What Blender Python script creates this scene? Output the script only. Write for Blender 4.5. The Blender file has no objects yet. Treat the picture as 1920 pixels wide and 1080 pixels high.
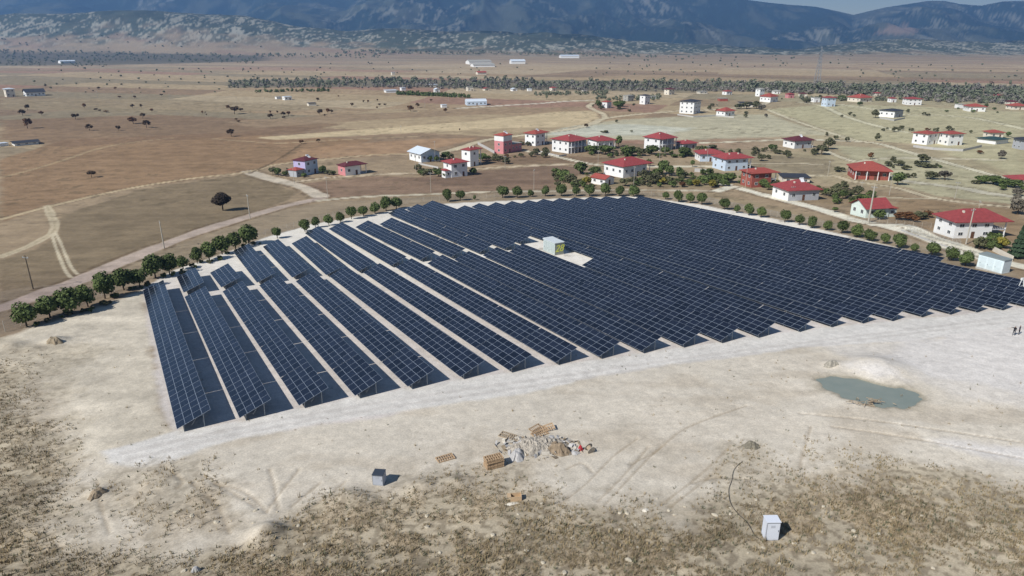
import bpy, bmesh, math, random
import numpy as np
from mathutils import Vector, Matrix, Euler
R = math.radians
SC = bpy.context.scene
COL = SC.collection
rnd = random.Random(7)

# ------------------------------------------------------------------ camera, sky, sun, exposure
F = 1300.0; PITCH = math.atan(468 / F); AL = PITCH - 0.2828; HP = 45.72 * .88
CAMZ = HP / math.cos(AL); T = math.tan(AL)
cam = bpy.data.cameras.new('camera'); co = bpy.data.objects.new('camera', cam); COL.objects.link(co)
co.location = (0, 0, CAMZ); co.rotation_euler = (math.pi / 2 - PITCH, 0, 0)
cam.sensor_width = 36; cam.lens = 36 * F / 1920; cam.clip_start = 1; cam.clip_end = 60000
SC.camera = co
SUN_AZ = R(229); SUN_EL = R(41)          # azimuth clockwise from +Y
w = bpy.data.worlds.new('World'); SC.world = w; w.use_nodes = True
nt = w.node_tree; bg = nt.nodes['Background']; sk = nt.nodes.new('ShaderNodeTexSky')
sk.sky_type = 'NISHITA'; sk.sun_disc = False; sk.sun_elevation = SUN_EL; sk.sun_rotation = SUN_AZ
sk.altitude = 1200; sk.air_density = 1.0; sk.dust_density = .2; sk.ozone_density = 1.6
nt.links.new(sk.outputs[0], bg.inputs[0]); bg.inputs[1].default_value = .066
sl = bpy.data.lights.new('sun', 'SUN'); sl.energy = 4.9; sl.angle = R(.5); sl.color = (1, .975, .93)
so = bpy.data.objects.new('sun', sl); COL.objects.link(so)
sd = Vector((math.sin(SUN_AZ) * math.cos(SUN_EL), math.cos(SUN_AZ) * math.cos(SUN_EL), math.sin(SUN_EL)))
so.rotation_euler = sd.to_track_quat('Z', 'Y').to_euler(); so.location = (-60, -60, 120)
SC.view_settings.view_transform = 'Standard'; SC.view_settings.look = 'None'
SC.view_settings.gamma = 1; SC.view_settings.exposure = 0.14
try: SC.cycles.volume_step_rate = 5; SC.cycles.volume_bounces = 0
except Exception: pass

# ------------------------------------------------------------------ helpers
def lin(c):
    c = np.array(c, float) / 255
    return tuple(np.where(c <= .04045, c / 12.92, ((c + .055) / 1.055) ** 2.4))
def mat(name, rgb, rough=.8, noise=.12, nscale=2.0, bump=0, spec=.3, metal=0, coord='Object', srgb=True, random=0, coat=0):
    m = bpy.data.materials.new(name); m.use_nodes = True; t = m.node_tree; b = t.nodes['Principled BSDF']
    c = lin(rgb) if srgb else rgb
    b.inputs['Roughness'].default_value = rough; b.inputs['Specular IOR Level'].default_value = spec
    b.inputs['Metallic'].default_value = metal; b.inputs['Coat Weight'].default_value = coat
    tc = t.nodes.new('ShaderNodeTexCoord'); nz = t.nodes.new('ShaderNodeTexNoise')
    nz.inputs['Scale'].default_value = nscale; nz.inputs['Detail'].default_value = 5
    t.links.new(tc.outputs[coord], nz.inputs['Vector'])
    mr = t.nodes.new('ShaderNodeMapRange'); mr.inputs[1].default_value = .25; mr.inputs[2].default_value = .75
    mr.inputs[3].default_value = 1 - noise; mr.inputs[4].default_value = 1 + noise
    t.links.new(nz.outputs[0], mr.inputs[0])
    last = mr.outputs[0]
    if random:
        oi = t.nodes.new('ShaderNodeObjectInfo'); r2 = t.nodes.new('ShaderNodeMapRange')
        r2.inputs[3].default_value = 1 - random; r2.inputs[4].default_value = 1 + random
        t.links.new(oi.outputs['Random'], r2.inputs[0])
        mm = t.nodes.new('ShaderNodeMath'); mm.operation = 'MULTIPLY'
        t.links.new(last, mm.inputs[0]); t.links.new(r2.outputs[0], mm.inputs[1]); last = mm.outputs[0]
    vm = t.nodes.new('ShaderNodeVectorMath'); vm.operation = 'SCALE'; vm.inputs[0].default_value = c
    t.links.new(last, vm.inputs['Scale']); t.links.new(vm.outputs[0], b.inputs['Base Color'])
    if bump:
        bp = t.nodes.new('ShaderNodeBump'); bp.inputs['Strength'].default_value = bump; bp.inputs['Distance'].default_value = .05
        t.links.new(nz.outputs[0], bp.inputs['Height']); t.links.new(bp.outputs[0], b.inputs['Normal'])
    return m
class MB:
    def __init__(s): s.v = []; s.f = []; s.m = []
    def quad(s, pts, mi=0):
        n = len(s.v); s.v += [tuple(p) for p in pts]; s.f.append(tuple(range(n, n + len(pts)))); s.m.append(mi)
    def box(s, x0, x1, y0, y1, z0, z1, mi=0, M=None):
        P = [(x0,y0,z0),(x1,y0,z0),(x1,y1,z0),(x0,y1,z0),(x0,y0,z1),(x1,y0,z1),(x1,y1,z1),(x0,y1,z1)]
        if M is not None: P = [tuple(M @ Vector(p)) for p in P]
        n = len(s.v); s.v += P
        for q in ((0,3,2,1),(4,5,6,7),(0,1,5,4),(1,2,6,5),(2,3,7,6),(3,0,4,7)):
            s.f.append(tuple(n + i for i in q)); s.m.append(mi)
        return s
    def tube(s, a, b, r0, r1=None, n=6, mi=0):
        r1 = r0 if r1 is None else r1
        a = Vector(a); b = Vector(b); d = (b - a).normalized(); u = d.orthogonal().normalized(); v = d.cross(u)
        k = len(s.v)
        for c, r in ((a, r0), (b, r1)):
            for i in range(n):
                q = 2 * math.pi * i / n; s.v.append(tuple(c + (u * math.cos(q) + v * math.sin(q)) * r))
        for i in range(n):
            j = (i + 1) % n; s.f.append((k + i, k + j, k + n + j, k + n + i)); s.m.append(mi)
        s.f.append(tuple(k + n + i for i in range(n))); s.m.append(mi)
        s.f.append(tuple(k + n - 1 - i for i in range(n))); s.m.append(mi)
        return s
    def mesh(s, name, mats, smooth=False):
        me = bpy.data.meshes.new(name); me.from_pydata(s.v, [], s.f); me.update()
        for m in (mats if isinstance(mats, (list, tuple)) else [mats]): me.materials.append(m)
        if s.m and max(s.m) > 0: me.polygons.foreach_set('material_index', s.m)
        if smooth: me.polygons.foreach_set('use_smooth', [True] * len(s.f))
        return me
    def build(s, name, mats, parent=None, smooth=False):
        return link(name, s.mesh(name, mats, smooth), parent)
def link(name, me, parent=None):
    o = bpy.data.objects.new(name, me); COL.objects.link(o)
    if parent is not None: o.parent = parent
    return o
def empty(name, loc, rz=0):
    o = bpy.data.objects.new(name, None); COL.objects.link(o); o.location = loc; o.rotation_euler = (0, 0, rz)
    o.empty_display_size = .2; return o
def tag(o, label=None, cat=None, group=None, kind=None):
    if label: o['label'] = label
    if cat: o['category'] = cat
    if group: o['group'] = group
    if kind: o['kind'] = kind
    return o
def copy_tree(o, parent=None):
    c = o.copy(); COL.objects.link(c)
    if parent is not None: c.parent = parent
    for ch in KIDS.get(o.name, ()): copy_tree(ch, c)
    return c
KIDS = {}
def reg(o):       # remember the children of a prototype so that copies are quick
    ch = list(o.children); KIDS[o.name] = ch
    for k in ch: reg(k)
    return o

# ------------------------------------------------------------------ noise and terrain
def h2(i, j, s):
    n = (i.astype(np.int64) * 374761393 + j.astype(np.int64) * 668265263 + s * 1274126177) & 0xffffffff
    n = ((n ^ (n >> 13)) * 1274126177) & 0xffffffff
    return ((n ^ (n >> 16)) & 0xffff) / 65535.0
def vn(x, y, s=0):
    xi = np.floor(x); yi = np.floor(y); fx = x - xi; fy = y - yi
    fx = fx * fx * (3 - 2 * fx); fy = fy * fy * (3 - 2 * fy)
    a = h2(xi, yi, s); b = h2(xi + 1, yi, s); c = h2(xi, yi + 1, s); d = h2(xi + 1, yi + 1, s)
    return a + (b - a) * fx + (c - a) * fy + (a - b - c + d) * fx * fy
def fbm(x, y, o=4, s=0, g=.5):
    t = 0; a = 1; n = 0
    for k in range(o): t = t + a * vn(x * 2 ** k + 17.3 * k, y * 2 ** k - 9.1 * k, s + k); n += a; a *= g
    return t / n
def ss(a, b, x):
    t = np.clip((x - a) / (b - a), 0, 1); return t * t * (3 - 2 * t)
CP, SP = math.cos(PITCH), math.sin(PITCH)
def ray(u, v):
    xn = (u - 960) / F; yn = -(v - 540) / F
    return np.array([xn, CP + yn * SP, -SP + yn * CP])
SIL = [(-900,-30),(-300,-60),(0,-70),(400,-45),(560,-18),(620,-3),(650,-1),(690,-12),(800,-50),(1000,-70),(1200,-50),(1330,-16),(1400,0),(1440,5),(1480,9),(1530,13),
       (1570,21),(1600,28),(1630,21),(1660,14),(1700,8),(1740,2),(1770,2),(1800,8),(1840,11),(1880,3),(1920,2),(2100,-12),(2400,4),(2900,-20)]
_s = [(ray(u, v)[0] / ray(u, v)[1], ray(u, max(v, -16))[2] / ray(u, v)[1]) for u, v in SIL]
ST = np.array([a for a, b in _s]); SH = np.array([b for a, b in _s])
FOOT = [(-900,66),(0,30),(120,24),(300,22),(450,30),(560,50),(650,60),(720,52),(850,58),(950,60),(1100,68),(1200,78),(1300,84),(1400,88),(1500,94),(1580,84),(1700,72),(1800,80),(1920,78),(2400,84),(2900,80)]
_f = [(ray(u, v)[0] / ray(u, v)[1], ray(u, v)[2] / ray(u, v)[1]) for u, v in FOOT]
FT = np.array([a for a, b in _f]); FH = np.array([b for a, b in _f])
MOUNDS = []
RIDGE_Y = 7200.0
def gz(x, y):
    x = np.asarray(x, float); y = np.asarray(y, float)
    a, b = 235.0, 330.0; s_ = np.clip(y - a, 0, b - a)
    z = -T * (np.clip(y, -90, a) + s_ - s_ * s_ / (2 * (b - a)))
    z = z + ss(420, 900, y) * (fbm(x / 420, y / 420, 3, 5) - .5) * 4
    t = x / np.maximum(y, 1)
    zf = CAMZ + np.interp(t, FT, FH) * 3300.0
    k = ss(2300, 3300, y) ** 1.3
    z = z + k * (zf - z)
    zr = CAMZ + np.interp(t, ST, SH) * RIDGE_Y
    k2 = ss(3500, RIDGE_Y, y) * (1 - .35 * ss(RIDGE_Y, 11000, y))
    n = fbm(x / 900, y / 1500, 5, 11)
    rg = 1 - np.abs(2 * fbm(x / 620, y / 1500, 4, 21, .5) - 1)
    env = ss(3400, 4600, y) * (1 - ss(RIDGE_Y * .84, RIDGE_Y, y))
    z = z + k2 * (zr - z) + env * ((n - .74) * 300 + (rg - 1.0) * 230)
    env2 = ss(2350, 3000, y) * (1 - ss(3300, 4200, y))
    z = z + env2 * (fbm(x / 160, y / 160, 4, 31) - .5) * 26
    for mx, my, mr, mh in MOUNDS:
        d2 = ((x - mx) ** 2 + (y - my) ** 2) / (mr * mr); z = z + mh * np.exp(-d2 * 2.2)
    return z
def G(u, v):
    """ground point of the place seen at photo pixel (u, v)"""
    d = ray(u, v); d = d / d[1]
    ys = np.geomspace(8, 12000, 500); h = CAMZ + d[2] * ys - gz(d[0] * ys, ys)
    k = int(np.argmax(h < 0)); k = max(k, 1) if h[k] < 0 else len(ys) - 1
    lo, hi = ys[k - 1], ys[k]
    for _ in range(18):
        m_ = (lo + hi) / 2
        if CAMZ + d[2] * m_ - float(gz(d[0] * m_, m_)) < 0: hi = m_
        else: lo = m_
    return Vector((d[0] * lo, lo, float(gz(d[0] * lo, lo))))
def ppm(p):       # photo pixels per metre at a point
    return F / (p.y * CP - (p.z - CAMZ) * SP)
def tilted(p): return math.cos(math.atan2(CAMZ - p.z, p.y))     # foreshortening of a vertical
for (u, v, mr, mh) in ((105,640,2.2,.9),(500,1003,2.4,1.1),(300,905,3.5,.25),(655,935,2.6,.5),(790,915,2.4,.55),(850,905,2.0,.45),(1560,684,1.6,.5),(1642,690,6.2,1.35),(20,650,3,.6),(182,925,1.6,.45),(60,655,2,.4)):
    p = G(u, v); MOUNDS.append((p.x, p.y, mr, mh))

# ------------------------------------------------------------------ the ground sheet
def seg_d(px, py, pts):
    d = np.full(px.shape, 1e9)
    for (ax, ay), (bx, by) in zip(pts[:-1], pts[1:]):
        vx, vy = bx - ax, by - ay; L = vx * vx + vy * vy + 1e-9
        t = np.clip(((px - ax) * vx + (py - ay) * vy) / L, 0, 1)
        d = np.minimum(d, (px - ax - t * vx) ** 2 + (py - ay - t * vy) ** 2)
    return np.sqrt(d)
def inside(px, py, P):
    c = np.zeros(px.shape, bool); n = len(P)
    for i in range(n):
        ax, ay = P[i]; bx, by = P[(i + 1) % n]
        if ay == by: continue
        c ^= ((ay > py) != (by > py)) & (px < (bx - ax) * (py - ay) / (by - ay) + ax)
    return c
def W(pts): return [(lambda g: (g.x, g.y))(G(u, v)) for u, v in pts]
def smooth_line(P, n=6):
    if len(P) < 3: return P
    out = []; Q = [P[0]] + P + [P[-1]]
    for i in range(1, len(Q) - 2):
        p0, p1, p2, p3 = [np.array(q) for q in Q[i - 1:i + 3]]
        for k in range(n):
            t = k / n; out.append(tuple(.5 * (2 * p1 + (p2 - p0) * t + (2 * p0 - 5 * p1 + 4 * p2 - p3) * t * t + (3 * p1 - p0 - 3 * p2 + p3) * t ** 3)))
    out.append(P[-1]); return out
PAD = W([(268,541),(330,506),(400,483),(500,444),(580,421),(720,398),(765,388),(870,380),(1050,372),(1190,368),(1310,383),(1500,420),(1690,467),(1790,500),(1860,513),(1990,545),(2100,600),(1700,640),(1400,655),(1100,700),(700,785),(330,830),(300,760),(285,640)])
GRAVEL = W([(190,846),(250,832),(330,806),(450,790),(560,764),(665,744),(765,727),(1050,684),(1300,648),(1500,620),(1700,599),(1920,577),(2150,560),(2150,600),(1920,612),(1700,640),(1500,650),(1400,668),(1250,684),(1120,706),(1000,735),(850,757),(700,777),(560,800),(480,815),(380,842),(330,862),(260,876),(205,868)])
BRIGHT = [W([(1560,650),(1920,612),(2150,640),(2150,800),(1920,770),(1800,752),(1740,718),(1680,690),(1600,672)]), W([(1690,640),(1920,612),(2150,640),(2150,780),(1920,738),(1860,722),(1740,700),(1660,668)]), W([(1590,682),(1650,676),(1690,690),(1700,712),(1640,716),(1600,700)]),
          W([(1700,815),(1920,835),(2100,850),(2100,890),(1920,872),(1800,850)])]
WEED = W([(-400,640),(-40,668),(30,710),(80,770),(120,850),(140,960),(180,1040),(330,1070),(420,1020),(490,985),(580,955),(660,930),(760,915),(860,905),(960,912),(1040,930),(1140,945),(1250,938),(1370,932),(1470,915),(1530,880),(1650,868),(1700,892),(1800,888),(1920,905),(2300,930),(2300,1700),(-600,1700)])
SAND_L = W([(10,634),(60,614),(150,587),(268,545),(285,640),(312,790),(345,815),(300,850),(260,850),(190,880),(140,850),(105,770),(55,700),(-60,668)])
SAND = W([(160,850),(330,800),(1000,690),(1920,560),(2300,580),(2300,930),(1920,908),(1800,892),(1650,872),(1530,885),(1470,918),(1370,935),(1140,950),(1040,935),(960,905),(860,888),(760,900),(640,915),(560,945),(440,1000),(330,1050),(200,1010),(150,900)])
POND = W([(1538,712),(1560,707),(1610,706),(1650,716),(1690,725),(1722,738),(1727,748),(1705,758),(1665,760),(1620,752),(1590,741),(1560,728)])
_px = np.array([p[0] for p in POND]); _py = np.array([p[1] for p in POND]); _pc = float(np.median(gz(_px, _py) + T * _py))
def POND_Z(y): return _pc - T * y
FIELDS = [ # polygon, colour, edge softness
 (W([(0,420),(0,300),(120,262),(400,250),(700,262),(560,300),(465,322),(250,352),(90,385)]), (128,103,78), 3, .9),
 (W([(0,262),(0,225),(300,215),(640,232),(560,250),(400,258),(120,275)]), (118,95,75), 8, .8),
 (W([(480,258),(640,246),(880,228),(1040,210),(1112,208),(1126,222),(1090,238),(960,240),(830,246),(640,256),(520,262)]), (172,154,124), 3, 1),
 (W([(700,225),(1100,205),(1090,200),(900,205),(640,215),(420,228),(480,240)]), (134,114,92), 4, .9),
 (W([(560,282),(640,270),(770,262),(900,258),(780,288),(640,296),(540,300)]), (150,120,92), 4, .7),
 (W([(0,585),(0,490),(60,470),(110,440),(110,405),(260,356),(465,325),(560,360),(530,380),(300,455),(150,515)]), (112,98,78), 2, .8),
 (W([(590,372),(560,345),(700,330),(860,335),(1040,340),(1050,354),(760,364)]), (120,98,82), 2, .9),
 (W([(900,310),(1080,305),(1240,302),(1060,292),(960,290),(905,296)]), (112,92,74), 2, .9),
 (W([(760,335),(900,320),(1050,310),(1110,318),(1040,345),(840,350)]), (110,90,76), 3, .9),
 (W([(1440,205),(1600,262),(1720,270),(1920,330),(1920,210),(1720,200),(1560,195)]), (158,151,122), 8, .9),
 (W([(1060,240),(1160,225),(1330,215),(1440,215),(1560,252),(1320,262),(1180,262),(1000,256)]), (160,154,132), 8, .9),
 (W([(1080,236),(1170,232),(1300,240),(1260,252),(1100,256),(1010,252)]), (172,172,160), 8, .8),
 (W([(1560,272),(1680,280),(1920,340),(1920,385),(1760,368),(1660,340),(1600,300)]), (152,146,120), 5, .9),
 (W([(1340,362),(1480,392),(1600,425),(1760,470),(1800,492),(1700,468),(1500,415),(1310,378),(1200,366),(1220,360)]), (138,122,98), 1.5, .9),
 (W([(1700,370),(1920,395),(1920,470),(1860,440),(1690,425),(1640,400)]), (126,105,80), 3, .8),
 (W([(1550,385),(1420,370),(1350,345),(1420,340),(1560,350),(1700,365),(1660,390)]), (128,110,86), 3, .6),
 (W([(1130,350),(1330,352),(1320,330),(1200,330),(1100,335)]), (112,102,78), 4, .7),
 (W([(1340,305),(1440,290),(1560,300),(1560,330),(1440,318)]), (124,112,92), 5, .8),
 (W([(0,205),(0,184),(300,186),(600,198),(640,206),(300,212)]), (132,118,95), 10, .8),
 (W([(980,150),(1200,140),(1500,150),(1500,152),(1200,152),(900,150)]), (150,130,104), 20, .7),
]
ROADS = [ # points, width, colour, weight
 ([(-80,600),(0,578),(75,552),(150,525),(225,492),(300,462),(375,434),(450,411),(510,393),(560,380),(600,372),(600,364)], 5.2, (160,144,134), 1),
 ([(600,368),(570,352),(540,343),(500,333),(466,322)], 6.5, (172,160,145), 1),
 ([(600,376),(680,369),(760,366),(860,362),(940,359),(1050,358),(1180,356),(1345,358)], 3.4, (172,162,144), 1),
 ([(0,412),(50,398),(90,388),(160,371),(250,352),(350,336),(466,322),(520,308),(600,300),(680,292),(768,288)], 2.8, (168,150,122), .9),
 ([(88,386),(96,404),(103,420),(98,436),(80,448),(50,463),(0,482)], 2.6, (172,158,134), .85),
 ([(97,438),(104,462),(113,485),(123,508),(133,520)], .8, (174,162,140), .9),([(103,436),(112,452),(123,478),(133,500),(145,514)], .8, (174,162,140), .9),
 ([(820,288),(860,278),(905,264),(960,256),(1040,246),(1080,240),(1110,232),(1135,222),(1200,214),(1275,208)], 6, (176,164,140), .9),
 ([(1135,222),(1130,213),(1112,205),(1104,199),(1112,193)], 5, (176,164,140), .9),
 ([(860,203),(940,198),(1010,194),(1060,190),(1110,188)], 7, (190,182,168), .9),
 ([(1275,208),(1330,206),(1420,198),(1440,190)], 6, (176,166,146), .8),
 ([(1360,346),(1420,362),(1480,377),(1540,393),(1600,412),(1660,424),(1720,440),(1800,470),(1860,487),(1930,503)], 5.6, (196,190,176), 1),
 ([(1640,422),(1700,424),(1750,446),(1810,464),(1860,484)], 4, (196,190,176), 1),
 ([(1345,358),(1370,350)], 5, (190,184,170), 1),
 ([(660,327),(780,325),(800,322),(880,318),(950,313),(1040,309),(1080,308)], 3, (176,160,138), .9),
 ([(560,340),(620,333),(700,328)], 3, (176,160,138), .9),
 ([(985,283),(1030,290),(1080,302),(1130,310),(1200,312),(1300,312),(1340,312)], 3.6, (190,182,164), .9),
 ([(1310,268),(1400,265),(1470,262),(1530,262),(1620,266),(1650,270),(1700,284),(1780,306),(1850,325),(1890,336)], 4, (186,180,160), .9),
 ([(1440,206),(1480,222),(1530,240),(1600,262),(1640,268)], 4, (182,174,150), .9),
 ([(1500,192),(1540,198),(1580,216),(1640,235),(1700,248)], 5, (182,176,152), .9),
 ([(1575,196),(1640,205),(1700,215),(1760,216),(1830,222),(1920,242)], 6, (182,176,152), .8),
 ([(1550,284),(1580,296),(1610,304),(1630,300),(1700,296),(1880,300)], 3.5, (184,176,156), .8),
 ([(1480,330),(1560,330),(1600,340),(1680,352),(1750,371),(1830,382),(1900,388)], 3.2, (178,166,142), .9),
 ([(1560,364),(1700,372),(1752,372)], 2, (172,162,140), .8),
 ([(1400,307),(1470,306),(1540,308)], 3, (176,164,142), .8),
 ([(400,260),(520,268),(640,262),(780,256)], 2.5, (165,148,120), .5),
 ([(0,333),(60,318),(120,300),(180,280),(240,268),(330,258)], 2.5, (160,142,112), .5),
 ([(0,194),(200,192),(420,196),(640,206),(860,203)], 3, (160,146,122), .6),
 ([(1700,340),(1800,352),(1850,362),(1930,372)], 6, (168,162,148), .8),
]
DARKL = [([(250,352),(255,350)], .1), ([(466,326),(520,300),(565,270)], 1.6), ([(560,332),(600,336),(640,330)], .8)]
def make_ground():
    t_in = np.linspace(-.80, .80, 861)
    t_out = np.geomspace(.806, 2.2, 34)
    ts = np.concatenate([-t_out[::-1], t_in, t_out])
    ys = [-80.0]
    while ys[-1] < 8900:
        y = ys[-1]
        ys.append(y + (6 if y < 20 else 1.5 if y < 38 else .26 if y < 130 else .4 if y < 160 else max(.45, y * .0075)))
    ys = np.array(ys); wy = np.where(ys > 160, ys + 30, np.maximum(ys, -80) + 30 + np.maximum(0, 100 - ys) * .75)
    X = wy[:, None] * ts[None, :]; Y = np.repeat(ys[:, None], len(ts), 1)
    # keep rays straight beyond 160 m
    nr, nc = X.shape; x = X.ravel(); y = Y.ravel()
    z = gz(x, y)
    weed = np.zeros(x.shape); C = np.zeros((x.size, 3)); L = lambda c: np.array(lin(c))
    n1 = fbm(x / 60, y / 60, 4, 1); n2 = fbm(x / 9, y / 9, 4, 2); n3 = fbm(x / 1.6, y / 1.6, 3, 3); n4 = fbm(x / 300, y / 300, 4, 4)
    # base: dry grassland, patchwork of long fields in the plain
    C[:] = L((138,120,98))
    q = .35; fx = x * math.cos(q) - y * math.sin(q); fy = x * math.sin(q) + y * math.cos(q)
    cx = fx / 260 + .6 * vn(fx / 500, fy / 500, 8); cy = fy / 70 + .6 * vn(fx / 400, fy / 200, 9)
    r = h2(np.floor(cx), np.floor(cy), 3); pal = [L(c) for c in ((142,122,98),(128,108,88),(150,132,106),(126,114,94),(136,108,92),(154,138,114),(120,102,84))]
    F_ = np.zeros_like(C); k = np.clip((r * len(pal)).astype(int), 0, len(pal) - 1)
    for i, p in enumerate(pal): F_[k == i] = p
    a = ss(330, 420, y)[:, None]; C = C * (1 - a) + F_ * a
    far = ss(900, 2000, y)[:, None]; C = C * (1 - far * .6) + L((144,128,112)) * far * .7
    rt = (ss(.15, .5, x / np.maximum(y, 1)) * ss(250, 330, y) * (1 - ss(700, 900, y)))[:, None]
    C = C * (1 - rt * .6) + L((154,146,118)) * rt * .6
    def bbox(P, m_):
        xs = [p[0] for p in P]; yy = [p[1] for p in P]
        return np.nonzero((x > min(xs) - m_) & (x < max(xs) + m_) & (y > min(yy) - m_) & (y < max(yy) + m_))[0]
    def poly(P, soft, wob=1.0, nz=None):
        i = bbox(P, soft * 3 + 4); xx = x[i]; yy = y[i]
        d = seg_d(xx, yy, P + [P[0]]); d = np.where(inside(xx, yy, P), -d, d)
        d = d + (n2[i] * .65 + n3[i] * .35 - .5) * soft * 2 * wob
        return i, 1 - ss(-soft * .5, soft * .5, d)
    def paint(i, wgt, c):
        w_ = wgt[:, None]; C[i] = C[i] * (1 - w_) + L(c) * w_
    for P, c, soft, wt in FIELDS:
        i, m_ = poly(P, soft); paint(i, m_ * wt, c)
    P = W([(-30,97),(200,98),(500,104),(500,114),(200,122),(-30,124)]); i, m_ = poly(P, 60); paint(i, m_ * .8, (84,84,76))
    P = W([(430,150),(760,149),(1000,150),(1420,153),(1920,162),(1920,192),(1700,182),(1400,172),(1000,168),(760,163),(430,165)]); i, m_ = poly(P, 14); paint(i, m_ * .8, (104,100,86))
    # verge scrub around the site and the pale soil of the site itself
    VER = W([(-120,650),(-120,560),(150,528),(300,468),(520,395),(620,378),(780,370),(1050,360),(1190,358),(1330,370),(1540,410),(1760,475),(1900,510),(1920,520),(1800,510),(1500,425),(1190,372),(870,384),(580,425),(330,512),(40,620)])
    i, m_ = poly(VER, 2.0); paint(i, m_ * .75, (132,118,100))
    FORE = W([(-700,650),(-40,655),(60,640),(330,800),(1000,690),(1920,560),(2400,540),(2700,1700),(-1000,1700)]); i, m_ = poly(FORE, 3); paint(i, m_, (188,180,164))
    i, m_ = poly(SAND, 3.0); paint(i, m_, (202,195,180)); i, m_ = poly(SAND_L, 2.5); paint(i, m_, (200,192,174))
    i, m_ = poly(PAD, 1.2); paint(i, m_, (200,194,188))
    # bare foreground soil tones
    m_ = ss(.5, .68, n2) * ss(60, 70, y) * (1 - ss(135, 150, y)); j = np.nonzero(m_ > 0)[0]
    i, mm = poly(SAND, 3.0); paint(i, mm * ss(.50, .66, fbm(x[i] / 14, y[i] / 5, 4, 12)) * .55, (204,196,180))
    paint(i, mm * ss(.52, .7, fbm(x[i] / 11, y[i] / 6, 4, 14)) * .4, (172,160,140))
    i, m_ = poly(GRAVEL, 1.0); paint(i, m_, (208,206,200))
    for q_, P in enumerate(BRIGHT): i, m_ = poly(P, 3.0); paint(i, m_ * (.5 if q_ == 0 else .9), (210,207,202))
    i, m_ = poly(POND, 5.0); paint(i, np.clip(m_ * 2.2, 0, 1) * .75, (166,158,140)); i, m_ = poly(POND, 2.0); paint(i, ss(0, .5, m_) * .9, (140,136,120))
    # dry weeds: dense band in front and on the left, ragged edge
    i, m_ = poly(WEED, 7.0, 1.3); weed[i] = np.maximum(weed[i], m_)
    P2 = W([(190,900),(330,870),(460,900),(520,960),(420,1010),(200,1010)]); i, m_ = poly(P2, 7, 1.5); weed[i] = np.maximum(weed[i], m_ * .55)
    P2 = W([(1360,830),(1420,825),(1470,890),(1400,920),(1330,900)]); i, m_ = poly(P2, 3, 1.5); weed[i] = np.maximum(weed[i], m_ * .5)
    P2 = W([(820,870),(1000,870),(1050,930),(900,930),(700,930)]); i, m_ = poly(P2, 5, 1.5); weed[i] = np.maximum(weed[i], m_ * .6)
    P2 = W([(0,640),(150,660),(120,820),(0,860)]); i, m_ = poly(P2, 8, 1.5); weed[i] = np.maximum(weed[i], m_ * .5)
    dens = ss(.34, .62, .55 * n3 + .45 * n2)
    wv = weed * dens
    tone = ss(.35, .65, fbm(x / 7, y / 7, 3, 40))[:, None]
    wc = L((140,128,108)) * (1 - tone) + L((140,120,92)) * tone
    C[:] = C * (1 - weed[:, None] * .75) + L((176,164,138)) * weed[:, None] * .75
    C[:] = C * (1 - wv[:, None] * .55) + wc * wv[:, None] * .55
    fine = fbm(x / .55, y / .55, 3, 81); sp2 = weed * ss(.50, .62, fine) * .5 + (weed * 0 + .10) * ss(.58, .66, fine) * (y < 150) * ss(.45, .6, n2)
    C[:] = C * (1 - sp2[:, None]) + L((92,80,62)) * sp2[:, None]
    # tracks and roads
    for pts, wd, c, wt in ROADS:
        P = smooth_line(W(pts)); i = bbox(P, wd + 4)
        d = seg_d(x[i], y[i], P) + (n2[i] - .5) * wd * .35
        paint(i, (1 - ss(wd * .40, wd * .56, d)) * wt, c)
        if 2.3 < wd < 4.3: paint(i, (1 - ss(wd * .08, wd * .17, d)) * .45 * ss(.35, .6, n3[i]), (128,114,90))
        if wd > 2.6: paint(i, (ss(wd * .5, wd * .6, d) * (1 - ss(wd * .66, wd * .95, d))) * ss(.35, .55, n3[i]) * .75 * wt, (88,72,56))
    for pts, wd in DARKL:
        P = smooth_line(W(pts)); i = bbox(P, wd + 4); d = seg_d(x[i], y[i], P) + (n3[i] - .5) * wd
        paint(i, (1 - ss(wd * .3, wd * .6, d)) * .8, (92,76,58))
    # tyre marks in the sand
    for pts in ([(1050,945),(1100,905),(1150,855),(1195,822)], [(1120,940),(1170,890),(1215,838)], [(1135,945),(1190,885),(1240,835)], [(480,950),(430,920),(380,890)], [(430,1000),(405,945),(360,905)], [(180,900),(188,945),(205,1000)], [(560,880),(520,930),(500,960)], [(600,905),(545,950)], [(300,870),(340,900),(330,915)], [(1240,945),(1300,900),(1345,860),(1370,835)], [(1255,950),(1316,905),(1360,866)], [(1180,870),(1230,845),(1290,800),(1400,760)], [(1500,880),(1505,850),(1520,800)], [(1060,880),(1090,868),(1110,885)], [(560,965),(600,940),(650,900)], [(500,960),(470,930),(440,915),(400,905)], [(520,955),(515,915),(505,880)], [(1300,905),(1340,895),(1420,900)], [(1560,800),(1700,820),(1920,860)], [(1500,775),(1650,790),(1920,830)]):
        P = smooth_line(W(pts)); i = bbox(P, 3); d = seg_d(x[i], y[i], P)
        paint(i, (1 - ss(.08, .22, d + (n3[i] - .5) * .2)) * .45, (150,136,114)); z[i] -= (1 - ss(.1, .35, d)) * .09
    for pts in ([(230,850),(450,802),(700,757),(1050,705),(1400,656),(1900,594)], [(240,862),(460,812),(700,768),(1050,716),(1400,664),(1900,602)]):
        P = smooth_line(W(pts)); i = bbox(P, 3); d = seg_d(x[i], y[i], P); paint(i, (1 - ss(.25, .6, d + (n3[i] - .5) * .5)) * .30, (176,170,164))
    # stone grey foothills, wooded slopes with pale rock
    lft = 1 - ss(-.26, -.12, x / np.maximum(y, 1)); mt = ss(2450, 2750, y + (n1 - .5) * 500 - lft * 170)
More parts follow.
